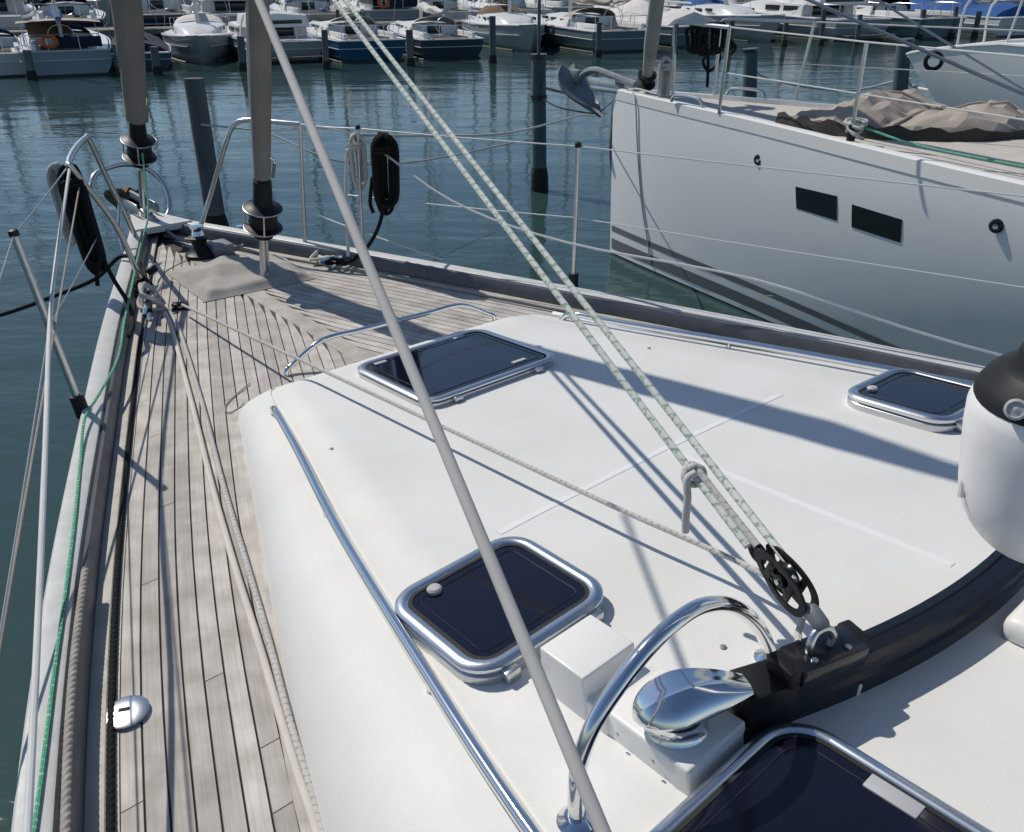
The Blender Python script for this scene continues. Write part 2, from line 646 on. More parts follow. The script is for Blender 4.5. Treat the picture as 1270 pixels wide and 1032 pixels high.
# hull
mb = MB()
for side in (-1, 1):
    rows = []
    for i in range(41):
        v = -7 + 12.4 * i / 40
        h = max(hb(v), 0.02)
        row = []
        for k, (f, z) in enumerate(((1.0, RZ - 0.012), (0.995, 1.2), (0.97, 0.8), (0.92, 0.35), (0.86, 0.05), (0.6, -0.3), (0.1, -0.5))):
            vv = v - (RZ - z) * 0.22 * max(0, (v - 1) / 4.4)
            row.append(B(UC + side * h * f, vv, z))
        rows.append(row)
    mb.grid(rows, flip=side > 0)
rows = [[B(UC + s * hb(-7) * f, -7, z) for f, z in ((1.0, RZ - 0.012), (0.97, 0.8), (0.86, 0.05), (0.1, -0.5))] for s in (-1, 1)]
mb.grid(rows)
obj('hull', mb, M['hullwhite'], yacht)

# deck with black caulking under the planks
mb = MB()
rows = []
for i in range(51):
    v = -7 + 12.38 * i / 50
    rows.append([rail(v, 0.035, -1, DZ - 0.006), B(UC, v, DZ - 0.006), rail(v, 0.035, 1, DZ - 0.006)])
mb.grid(rows)
deck = obj('deck', mb, M['caulk'], yacht)

# coachroof shape
ub = curve([(-3, 1.62), (-1, 1.56), (0, 1.47), (0.5, 1.405), (0.98, 1.29), (1.34, 1.175), (1.84, 1.0), (2.36, 0.815), (2.58, 0.738), (2.66, 0.70), (2.71, 0.655),
            (2.742, 0.60), (2.76, 0.50)])
ut = curve([(-3, 1.33), (-1, 1.27), (0, 1.18), (0.65, 1.085), (1.04, 1.005), (1.57, 0.885), (2.05, 0.755), (2.32, 0.685), (2.55, 0.628),
            (2.66, 0.585), (2.71, 0.55), (2.742, 0.51), (2.76, 0.46)])


def zr(u, v):
    z = 1.428 + 0.082 * (2.62 - v) - 0.028 * u * u
    if v > 2.5:
        t = min(1, (v - 2.5) / 0.26)
        z -= (z - DZ) * t ** 3
    return z


def onroof(px, py, lift=0.0):
    z = 1.5
    for _ in range(30):
        p = at(px, py, z)
        q = bs(p)
        z = 0.5 * z + 0.5 * (zr(q.x, q.y) + lift)
    return at(px, py, z)


mb = MB()
rows = []
vst = [-2.6, -1.5, -0.8, -0.3, 0] + [0.2 * k for k in range(1, 13)] + [2.45, 2.5, 2.55, 2.6, 2.64, 2.68, 2.71, 2.735, 2.75, 2.76]
for v in vst:
    a, b = ub(v), ut(v)
    half = []
    zt = zr(b, v)
    P0, P1, P2 = V((a, DZ + 0.001)), V((a - 0.22 * (a - b), zt - 0.012)), V((b, zt))
    half.append(P0)
    for k in range(1, 9):
        t = k / 8
        half.append(P0 * (1 - t) ** 2 + P1 * 2 * t * (1 - t) + P2 * t * t)
    for d, dz in ((0.012, 0.001), (0.016, -0.005), (0.022, -0.005), (0.026, 0.001)):     # rain gutter
        half.append(V((b - d, zr(b - d, v) + dz)))
    for k in range(1, 7):
        uu = (b - 0.026) * (1 - k / 6)
        half.append(V((uu, zr(uu, v))))
    row = [B(-p.x, v, p.y) for p in half] + [B(p.x, v, p.y) for p in half[-2::-1]]
    rows.append(row)
mb.grid(rows, flip=True)
o = obj('coachroof', mb, M['nonskid'], yacht, angle=60)

# smooth seams between the non-skid panels
coach = o


def seam(pts, w=0.020):
    m = MB()
    pts = [bs(p) for p in pts]
    rows_ = []
    for i, p in enumerate(pts):
        t = (pts[min(i + 1, len(pts) - 1)] - pts[max(i - 1, 0)])
        t.z = 0
        t.normalize()
        n = V((-t.y, t.x, 0)) * w / 2
        r = []
        for s_, dz in ((-1.15, -0.001), (-1, 0.0012), (1, 0.0012), (1.15, -0.001)):
            q = p + n * s_
            r.append(B(q.x, q.y, zr(q.x, q.y) + dz))
        rows_.append(r)
    m.grid(rows_, flip=True)
    return obj('panel_seam', m, M['seam'], coach)


seam([B(-0.60 + 0.07 * k, 1.315 - 0.0 * k, 0) for k in range(0, 18)])
seam([B(0.02, v_, 0) for v_ in [1.303 - 0.08 * k for k in range(0, 11)]])

# ---- planks sprung parallel to the rail
PW, GAP = 0.0424, 0.0036
WATERWAY = 0.155
KING = 0.030


def plank_mesh(fin, fout, v0, v1, side, step=0.22):
    m = MB()
    n = max(2, int((v1 - v0) / step) + 1)
    rows_, us = [], []
    for i in range(n + 1):
        v = v0 + (v1 - v0) * i / n
        a, b = fin(v), fout(v)
        rows_.append([B(UC + side * b, v, DZ - 0.006), B(UC + side * (b - 0.0008), v, DZ), B(UC + side * (a + 0.0008), v, DZ),
                      B(UC + side * a, v, DZ - 0.006)])
        us.append(v)
    m.grid(rows_, us=us, vs=[0, 0.0, PW, PW], flip=side < 0, caps=True)
    return m


random.seed(11)
joints_px = [(178, 725), (255, 845), (338, 920), (360, 996), (160, 1003), (193, 540), (208, 626)]
for side in (-1, 1):
    for k in range(24):
        offo = WATERWAY + k * (PW + GAP)
        offi = offo + PW
        fout = lambda v, o_=offo: max(hb(v) - o_, KING)
        fin = lambda v, o_=offi: max(hb(v) - o_, KING)
        # extent along the boat
        vs_ = [-2.4 + 0.01 * q for q in range(0, 800)]
        ok = []
        for v in vs_:
            if hb(v) - offo < KING + 0.25 * PW:
                break
            edge = ub(v) + side * (-UC) if v < 2.76 else -1.0          # coachroof is centred on u=0
            if hb(v) - offi > edge - 0.03:
                ok.append(v)
        if len(ok) < 8:
            continue
        v0, v1 = ok[0], ok[-1]
        if side > 0 and v1 < 2.0:
            continue
        cuts = []
        if side < 0:
            for jx, jy in joints_px:
                q = bs(at(jx, jy, DZ))
                d = hb(q.y) + (q.x - UC)
                if offo - 0.004 < d < offi + 0.004:
                    cuts.append(q.y)
        x = v0 + random.uniform(0.6, 1.9)
        while x < v1 - 0.5:
            if all(abs(x - c_) > 0.7 for c_ in cuts) and (x > 2.6 or x < 0.7 or side > 0):
                cuts.append(x)
            x += random.uniform(1.5, 2.3)
        ends = [v0] + sorted(cuts) + [v1]
        for a_, b_ in zip(ends[:-1], ends[1:]):
            obj('plank', plank_mesh(fin, fout, a_ + 0.0015, b_ - 0.0015, side), M['teak'], deck, sm=False)
# king plank along the centreline and margin planks beside the waterway
m = MB()
m.grid([[B(UC - KING - 0.013, v, DZ - 0.006), B(UC - KING - 0.012, v, DZ + 0.0015), B(UC + KING + 0.012, v, DZ + 0.0015), B(UC + KING + 0.013, v, DZ - 0.006)]
        for v in (2.77, 3.4, 4.0, 4.7)], us=[2.7, 3.4, 4, 4.7], vs=[0, 0, .1, .1], flip=True, caps=True)
obj('king_plank', m, M['teak'], deck, sm=False)
# margin plank round the coachroof
for side in (-1, 1):
    m = MB()
    rows_, us = [], []
    for i in range(30):
        v = -2.4 + 5.1 * i / 29
        a = ub(v)
        rows_.append([B(side * (a + 0.036), v, DZ - 0.005), B(side * (a + 0.035), v, DZ + 0.002), B(side * (a - 0.01), v, DZ + 0.002)])
        us.append(v)
    m.grid(rows_, us=us, vs=[0, 0, 0.045], flip=side < 0)
    obj('margin_plank', m, M['teak'], deck, sm=False)


# ---- bulwark, rails, waterway
def sweep_rail(profile, side, v0=-3.0, v1=5.36, n=64):
    m = MB()
    rows_, us = [], []
    for i in range(n + 1):
        v = v0 + (v1 - v0) * i / n
        rows_.append([rail(v, off, side, z) for off, z in profile])
        us.append(v)
    m.grid(rows_, us=us, flip=side < 0, caps=True)
    return m


for side in (-1, 1):
    obj('rail_cap', sweep_rail([(-0.012, RZ - 0.03), (-0.014, RZ - 0.006), (-0.008, RZ), (0.05, RZ), (0.056, RZ - 0.004), (0.066, DZ + 0.02), (0.066, DZ - 0.004),
                                (0.02, DZ - 0.004)], side), M['capgrey'], yacht)
    obj('toe_rail', sweep_rail([(0.064, DZ), (0.064, RZ - 0.012), (0.068, RZ - 0.004), (0.078, RZ - 0.006), (0.088, RZ - 0.024), (0.092, DZ)], side, v1=5.2),
        M['alurail'], yacht)
    obj('covering_board', sweep_rail([(0.092, DZ - 0.004), (0.092, DZ + 0.012), (0.096, DZ + 0.014), (0.128, DZ + 0.012), (0.131, DZ + 0.009), (0.131, DZ - 0.004)],
                                     side, v1=5.1), M['cream'], yacht)
    obj('margin_strip', sweep_rail([(0.146, DZ - 0.005), (0.146, DZ + 0.001), (0.1535, DZ + 0.001), (0.1535, DZ - 0.005)], side, v1=4.9), M['cream'], yacht)

# ---- hatches
def rrect(w, h, r, seg=7):
    out = []
    for cx, cy, a0 in ((w / 2 - r, h / 2 - r, 0), (-w / 2 + r, h / 2 - r, 90), (-w / 2 + r, -h / 2 + r, 180), (w / 2 - r, -h / 2 + r, 270)):
        for k in range(seg + 1):
            a = R(a0 + 90 * k / seg)
            out.append((cx + r * math.cos(a), cy + r * math.sin(a), math.cos(a), math.sin(a)))
    return out


def ring(path, prof, mt):
    m = MB()
    rows_ = []
    for x, y, nx, ny in path + path[:1]:
        rows_.append([mt @ V((x + nx * d, y + ny * d, z)) for d, z in prof])
    m.grid(rows_, closed=True)
    return m


def roof_frame(u, v, rot=0.0):
    du, dv = -0.056 * u, -0.082
    x = B(1, 0, du) - B(0, 0, 0)
    y = B(0, 1, dv) - B(0, 0, 0)
    m = frame(B(u, v, zr(u, v)), x, y)
    return m @ Matrix.Rotation(rot, 4, 'Z')


def hatch(u, v, w, h, r=0.055, fw=0.03, rise=0.036, rot=0.0, latches=(), tabs=(), label=None):
    mt = roof_frame(u, v, rot)
    path = rrect(w - 2 * fw, h - 2 * fw, r)
    # frame: base flange plus the lid's rounded rim
    fr = obj('hatch', ring(path, [(fw * 0.95, -0.012), (fw * 0.95, rise * 0.42), (fw * 0.8, rise * 0.5), (0.0, rise * 0.5), (0.0, -0.012)], mt), M['steel'], yacht)
    if label:
        fr['label'] = label
    obj('rim', ring(path, [(fw * 0.86, rise * 0.56), (fw, rise * 0.7), (fw * 0.98, rise * 0.86), (fw * 0.72, rise * 1.0), (fw * 0.3, rise * 1.03), (0.0, rise * 0.95),
                           (-0.003, rise * 0.84), (-0.004, rise * 0.56)], mt), M['alu'], fr)
    obj('seal', ring(path, [(0.0, rise * 0.90), (-0.010, rise * 0.90), (-0.011, rise * 0.60), (0.0, rise * 0.60)], mt), M['rubber'], fr)
    g = MB()
    pts = [(x - nx * 0.008, y - ny * 0.008) for x, y, nx, ny in path]
    g.prism(pts, rise * 0.3, rise * 0.86, mt)
    obj('pane', g, M['glass'], fr, angle=30)
    obj('inner_frame', MB().tube([mt @ V((x - nx * 0.030, y - ny * 0.030, rise * 0.86 + 0.0004)) for x, y, nx, ny in path], 0.0013, 5, closed=True), M['innerline'], fr)
    for (x, y) in latches:
        q = MB().lathe([(0.0, rise * 0.86), (0.016, rise * 0.86), (0.017, rise * 1.02), (0.013, rise * 1.12), (0.0, rise * 1.14)], 16, mt @ Matrix.Translation((x, y, 0)))
        obj('latch', q, M['puck'], fr)
    for (x, y, tw, th) in tabs:
        q = MB().box((x, y, rise * 0.88), (tw, th, 0.006), mt, 0.002)
        obj('latch', q, M['puck'], fr)
    # hinge lugs on the aft edge
    for sx in (-0.3, 0.3):
        q = MB().box((w * sx, -h / 2 - 0.004, rise * 0.35), (0.035, 0.02, rise * 0.6), mt, 0.004)
        obj('hinge', q, M['steel'], fr)
    return fr


hatch(-0.785, 1.083, 0.375, 0.345, 0.05, 0.028, 0.044, latches=((-0.085, 0.115),))
hatch(0.83, 0.975, 0.375, 0.345, 0.05, 0.028, 0.044, latches=((-0.085, 0.115),))
hatch(-0.01, 2.285, 0.60, 0.50, 0.045, 0.026, 0.030, tabs=((-0.2, 0.20, 0.05, 0.02), (0.17, 0.21, 0.05, 0.02), (0.16, -0.17, 0.06, 0.02)))
hatch(-0.868, 0.205, 0.50, 0.58, 0.07, 0.022, 0.034, tabs=((0.205, 0.075, 0.03, 0.085),))

# ---- handrails on the coachroof edge
for side in (-1, 1):
    p = []
    for i in range(24):
        v = 2.40 - 4.0 * i / 23
        u = ut(v) + 0.012
        p.append(B(side * u, v, zr(u, v) + 0.030))
    p0 = B(side * (ut(2.445) + 0.008), 2.445, zr(ut(2.445), 2.445) - 0.012)
    hr = obj('handrail', MB().tube(smooth([p0] + p, 3), 0.0125, 12), M['chrome'], yacht)
    for v in (1.72, 1.0, 0.3):
        u = ut(v) + 0.012
        obj('foot', MB().tube([B(side * u, v, zr(u, v) + 0.028), B(side * u, v, zr(u, v) - 0.03)], 0.009, 8), M['chrome'], hr)

# low grab bar across the front of the coachroof
a, b = bs(onroof(356, 466)), bs(onroof(612, 397))
pts = [B(a.x, a.y, zr(a.x, a.y) - 0.01), B(a.x + 0.004, a.y + 0.005, zr(a.x, a.y) + 0.02), B(a.x + 0.035, a.y + 0.012, zr(a.x, a.y) + 0.034)]
for k in range(1, 6):
    t = k / 6
    u, v = a.x + (b.x - a.x) * t, a.y + (b.y - a.y) * t + 0.010
    pts.append(B(u, v, 1.432 + 0.020 + 0.006 * math.sin(math.pi * t)))
pts += [B(b.x - 0.03, b.y + 0.012, zr(b.x, b.y) + 0.036), B(b.x, b.y, zr(b.x, b.y) + 0.02), B(b.x, b.y - 0.004, zr(b.x, b.y) - 0.01)]
obj('grab_bar', MB().tube(smooth(pts, 5), 0.010, 10), M['chrome'], yacht)

# ---- ventilator boxes
def roofbox(u, v, w, h, top, bev=0.008, name='vent_box', rot=0.0):
    mt = roof_frame(u, v, rot)
    return obj(name, MB().box((0, 0, (top - 0.03) / 2), (w, h, top + 0.03), mt, bev, 3), M['gelcoat'], yacht)


roofbox(-0.805, 0.792, 0.132, 0.115, 0.100, 0.004)
vb = roofbox(-0.790, 0.60, 0.150, 0.185, 0.055, 0.006)
roofbox(-0.797, 0.712, 0.142, 0.06, 0.050, 0.006)
m = MB()
for (x, y) in ((-0.081, 0.06), (-0.081, -0.02)):
    m.lathe([(0.0, -0.002), (0.004, -0.001), (0.004, 0.002), (0, 0.003)], 8, roof_frame(-0.792, 0.595) @ Matrix.Translation((x, y, 0.03)) @ Matrix.Rotation(R(-90), 4, 'Y'))
obj('screw', m, M['steel'], vb)

# ---- clamshell ventilator
vt = roof_frame(-0.805, 0.585, R(-26)) @ Matrix.Translation((0, 0, 0.055))
ven = obj('ventilator', MB().lathe([(0.0, -0.004), (0.052, -0.004), (0.055, 0.004), (0.050, 0.012), (0.046, 0.03), (0.048, 0.036), (0.0, 0.036)], 28, vt), M['chrome'], yacht)
TILT = Matrix.Translation((0, 0, 0.036)) @ Matrix.Rotation(R(-9), 4, 'X')
m = MB()
rows = []
x0_, x1_ = -0.074, 0.128
for i in range(33):                               # lofted along its length: blunt end, two pressed creases, tapering beak
    t = i / 32
    x = x0_ + (x1_ - x0_) * (0.5 - 0.5 * math.cos(math.pi * t))
    q = (x - x0_) / (x1_ - x0_)
    w = 0.056 * min(1.0, math.sqrt(max(0.0, 1 - (1 - min(1, q / 0.36)) ** 2))) * (1 - 0.52 * max(0, (q - 0.36) / 0.64) ** 1.5)
    h = 0.050 * min(1.0, math.sqrt(max(0.0, 1 - (1 - min(1, q / 0.42)) ** 2))) * (1 - 0.72 * max(0, (q - 0.42) / 0.58) ** 1.6)
    lip = 0.010 * q
    sec = [(-1.0, 0.0), (-1.03, 0.10), (-0.99, 0.32), (-0.90, 0.56), (-0.74, 0.80), (-0.52, 1.0), (-0.40, 0.985), (-0.22, 1.0), (0.0, 1.02), (0.22, 1.03), (0.42, 1.06), (0.56, 0.96), (0.78, 0.74),
           (0.92, 0.5), (1.0, 0.26), (1.03, 0.10), (1.0, 0.0)]
    rows.append([vt @ TILT @ V((x, y * max(w, 0.001), z * max(h, 0.001) + lip)) for y, z in sec])
m.grid(rows, closed=True, caps=True, flip=True)
obj('cowl', m, M['chrome'], ven, angle=26)
obj('cowl_shade', MB().lathe([(0.0, 0.030), (0.047, 0.030), (0.051, 0.043), (0.0, 0.044)], 24, vt), M['rubber'], ven)  # black disc standing in for the shade under the cowl's lip

# ---- hoop guarding the ventilator
def zbase(u, v):
    return zr(u, v)


hp = [(-1.025, 1.575), (-1.027, 1.63), (-1.025, 1.692), (-1.0, 1.759), (-0.944, 1.812), (-0.877, 1.849), (-0.803, 1.862), (-0.741, 1.848), (-0.669, 1.804), (-0.596, 1.73),
      (-0.541, 1.65), (-0.514, 1.593)]
pts = [B(u, 0.60, z) for u, z in hp]
hoop = obj('guard_hoop', MB().tube(smooth(pts, 6), 0.0135, 14), M['chrome'], yacht)
for u in (-1.025, -0.512):
    mt = roof_frame(u, 0.60)
    obj('base_flange', MB().lathe([(0.0, -0.006), (0.03, -0.006), (0.031, 0.004), (0.024, 0.009), (0.018, 0.016), (0.0, 0.017)], 20, mt), M['chrome'], hoop)

# ---- self-tacking jib track, an arc bowed aft

def arc(u, dv=0.0):
    return 0.402 + 0.30 * u * u + dv


def track_part(prof, u0, u1, n=28):
    m = MB()
    rows_ = []
    for i in range(n + 1):
        u = u0 + (u1 - u0) * i / n
        zc = 1.648 - 0.02 * u * u
        rows_.append([B(u, arc(u, dv), zc + z) for dv, z in prof])
    m.grid(rows_, closed=True, caps=True)
    return m


trk = obj('jib_track', track_part([(-0.032, -0.062), (-0.032, -0.006), (-0.024, 0.0), (-0.024, 0.014), (-0.032, 0.018), (-0.032, 0.034), (-0.018, 0.036), (-0.014, 0.030),
                                   (0.014, 0.030), (0.018, 0.036), (0.032, 0.034), (0.032, 0.018), (0.024, 0.014), (0.024, 0.0), (0.032, -0.006), (0.032, -0.062)][::-1], -0.66, 0.72), M['black'], yacht)
obj('track_base', track_part([(-0.024, -0.16), (-0.026, -0.063), (0.026, -0.063), (0.024, -0.16)], -0.60, 0.70), M['gelcoat'], trk)
for u in (-0.45, 0.0, 0.45):
    m = MB()
    zc = 1.648 - 0.02 * u * u
    m.box((0, 0, 0), (0.07, 0.05, 0.12), frame(B(u, arc(u), zc - 0.075), B(1, 0, 0) - B(0, 0, 0), B(0, 1, 0) - B(0, 0, 0)), 0.006)
    obj('riser', m, M['gelcoat'], trk)
m = MB()
fm = frame(B(-0.655, arc(-0.655), 1.618), B(1, -0.35, 0) - B(0, 0, 0), B(0.35, 1, 0) - B(0, 0, 0))
m.box((0.0, 0.0, 0.012), (0.10, 0.075, 0.115), fm, 0.008)
m.box((-0.053, 0.0, -0.03), (0.018, 0.085, 0.07), fm, 0.004)
obj('end_stop', m, M['plastic'], trk)

# small fittings on the roof
m = MB()
for q in ((411, 557), (805, 432), (897, 803)):
    p = bs(onroof(*q))
    o_ = obj('deck_screw', MB().lathe([(0, -0.002), (0.007, -0.002), (0.007, 0.002), (0.003, 0.004), (0, 0.004)], 10, roof_frame(p.x, p.y)), M['galv'], yacht)

# genoa track along the starboard side, fuel filler plate
m = MB()
pts = []
for i in range(20):
    v = 2.62 - 2.6 * i / 19
    u = ub(v) + 0.06
    pts.append(B(u, v, DZ + 0.02))
m.tube(pts, 0.016, 6)
obj('genoa_track', m, M['alu'], yacht)
pf = at(158, 886, DZ)
fx = frame(pf + V((0, 0, 0.006)), V((1, 0.25, 0)), V((-0.25, 1, 0.0))) @ Matrix.Scale(1.25, 4)
flr = obj('filler_plate', MB().lathe([(0.0, -0.004), (0.036, -0.004), (0.037, 0.002), (0.034, 0.0035), (0.018, 0.0045), (0.0, 0.0047)], 28, fx), M['steel'], yacht)
obj('key_slot', MB().box((-0.004, 0.003, 0.0048), (0.018, 0.007, 0.003), fx, 0.001), M['rubber'], flr)

# ---- stanchions and guard wires
def stanchion(base, top, r=0.0125):
    s_ = obj('stanchion', MB().tube([base, top], r, 10), M['steel'], yacht)
    d = (V(top) - V(base)).normalized()
    obj('cap', MB().tube([V(top) - d * 0.004, V(top) + d * 0.014, V(top) + d * 0.018], [r * 1.25, r * 1.2, r * 0.5], 10), M['plastic'], s_)
    obj('socket', MB().tube([V(base) - d * 0.03, V(base) + d * 0.05], r * 1.9, 10), M['plastic'], s_)
    return s_


pst_b, pst_t = B(-1.153, 2.90, RZ - 0.005), B(-1.20, 2.935, 2.03)
stanchion(pst_b, pst_t)
sst_b, sst_t = B(0.965, 2.76, RZ - 0.005), B(1.035, 2.76, 2.06)
sst_b, sst_t = at(711, 352, RZ), B(*bs(at(711, 352, RZ)).xy, 2.064)
stanchion(sst_b, sst_t)
s2b, s2t = B(0.50, 3.80, RZ - 0.03), B(0.535, 3.80, 2.06)
stanchion(s2b, s2t, 0.010)
nxt_s = B(1.92, 0.25, 2.05)
stanchion(B(1.84, 0.25, RZ), nxt_s)
nxt_p = B(-1.93, 0.55, 2.0)
stanchion(B(-1.86, 0.55, RZ), nxt_p)
rear_t = B(0.42, 4.19, 2.045)


def wire(pts, r=0.003, mt='wire', sag=0.004):
    out = []
    for a_, b_ in zip(pts[:-1], pts[1:]):
        a_, b_ = V(a_), V(b_)
        for k in range(8):
            t = k / 8
            out.append(a_.lerp(b_, t) - V((0, 0, sag * 4 * t * (1 - t))))
    out.append(V(pts[-1]))
    return obj('guard_wire', MB().tube(out, r, 6), M[mt], yacht)


wire([rear_t, s2t, sst_t, nxt_s], 0.0032)
wire([B(0.40, 4.19, 1.72), s2b.lerp(s2t, 0.5), sst_b.lerp(sst_t, 0.5), B(1.88, 0.25, 1.74)], 0.0026, 'wire')
wire([B(-0.78, 3.95, 2.02), pst_t, nxt_p], 0.0026, 'bluewire')
wire([B(-0.70, 4.0, 1.72), pst_b.lerp(pst_t, 0.5), B(-1.9, 0.55, 1.72)], 0.0022, 'bluewire')

# ---- pulpit
tr = 0.0135
pul = obj('pulpit', MB().tube(smooth([at(246, 288, 1.42), aty(262, 240, at(246, 288, 1.42).y + 0.02), B(0.155, 4.55, 1.93), B(0.20, 4.50, 2.03), B(0.26, 4.42, 2.055),
                                      B(0.35, 4.28, 2.05), rear_t], 6), tr, 10), M['steel'], yacht)
obj('pulpit_leg', MB().tube([B(0.375, 4.2, RZ - 0.02), rear_t], 0.0125, 10), M['steel'], pul)
pp = [B(-0.52, 4.2, 1.42), B(-0.60, 4.12, 1.72), B(-0.755, 3.96, 2.0), B(-0.76, 3.99, 2.03), B(-0.67, 4.2, 2.05), B(-0.555, 4.45, 2.05), B(-0.53, 4.5, 2.03),
      B(-0.44, 4.68, 1.80), B(-0.35, 4.86, 1.60), B(-0.30, 4.92, 1.43)]
obj('pulpit_rail', MB().tube(smooth(pp, 5), tr, 10), M['steel'], pul)
obj('pulpit_leg', MB().tube(smooth([B(-0.37, 4.83, 1.63), B(-0.42, 4.75, 1.52), B(-0.44, 4.68, 1.42)], 4), 0.011, 10), M['steel'], pul)
# ring round the stem
rg = [aty(112, 232, 5.25), aty(120, 215, 5.35), aty(150, 204, 5.6), aty(180, 208, 5.7), aty(203, 228, 5.7), aty(211, 255, 5.62), aty(204, 275, 5.5)]
obj('bow_ring', MB().tube(smooth(rg, 6), 0.017, 10), M['steel'], pul)

# stem head and bow roller
m = MB()
mt = frame(B(UC, 5.28, RZ + 0.004), B(1, 0, 0) - B(0, 0, 0), B(0, 1, 0) - B(0, 0, 0))
m.prism([(-0.17, -0.28), (0.17, -0.28), (0.05, 0.16), (-0.05, 0.16)], -0.03, 0.006, mt, 0.004)
sh = obj('stem_plate', m, M['capgrey'], yacht)
for sx in (-1, 1):
    obj('roller_cheek', MB().box((sx * 0.055, 0.12, 0.05), (0.008, 0.30, 0.07), mt, 0.003), M['steel'], sh)
obj('roller', MB().tube([mt @ V((-0.05, 0.24, 0.03)), mt @ V((0.05, 0.24, 0.03))], 0.035, 12), M['plastic'], sh)

# windlass, cleats and chain gear on the foredeck
m = MB()
wx = frame(at(250, 318, DZ), B(1, 0, 0) - B(0, 0, 0), B(0, 1, 0) - B(0, 0, 0))
wl = obj('windlass', MB().lathe([(0.0, 0), (0.085, 0.0), (0.085, 0.02), (0.05, 0.035), (0.036, 0.06), (0.045, 0.095), (0.058, 0.11), (0.03, 0.12), (0.0, 0.122)], 22, wx), M['plastic'], yacht)
obj('drum', MB().lathe([(0.0, 0.12), (0.035, 0.12), (0.028, 0.145), (0.04, 0.17), (0.0, 0.175)], 18, wx), M['chrome'], wl)
obj('motor_cover', MB().box((0.10, -0.02, 0.03), (0.12, 0.14, 0.07), wx, 0.012), M['galv'], wl)


def cleat(p, ang, sc=1.0):
    mt_ = Matrix.Translation(p) @ Matrix.Rotation(ang, 4, 'Z') @ Matrix.Scale(sc, 4)
    m_ = MB()
    m_.tube(smooth([mt_ @ V(q) for q in ((-0.12, 0, 0.045), (-0.06, 0, 0.052), (0, 0, 0.05), (0.06, 0, 0.052), (0.12, 0, 0.045))], 4), 0.011 * sc, 8)
    for sx in (-0.035, 0.035):
        m_.tube([mt_ @ V((sx * 1.3, 0, 0)), mt_ @ V((sx, 0, 0.05))], [0.014 * sc, 0.009 * sc], 8)
    return obj('cleat', m_, M['chrome'], yacht)


cleat(at(186, 392, DZ), R(105), 1.1)
cleat(at(424, 330, DZ), R(30), 1.0)
obj('deck_pad', MB().box((0, 0, 0.006), (0.16, 0.12, 0.012), Matrix.Translation(at(318, 300, DZ + 0.004)) @ Matrix.Rotation(R(40), 4, 'Z'), 0.004), M['galv'], yacht)

# mast behind the camera's right shoulder
msec = [(0.075 * math.cos(2 * math.pi * k / 20), 0.11 * math.sin(2 * math.pi * k / 20)) for k in range(20)]
MASTV = -0.45
m = MB()
m.grid([[B(x, MASTV + y, z) for x, y in msec] for z in (1.60, 6, 12, 17.6)], closed=True, caps=True)
obj('mast', m, M['mast'], yacht)

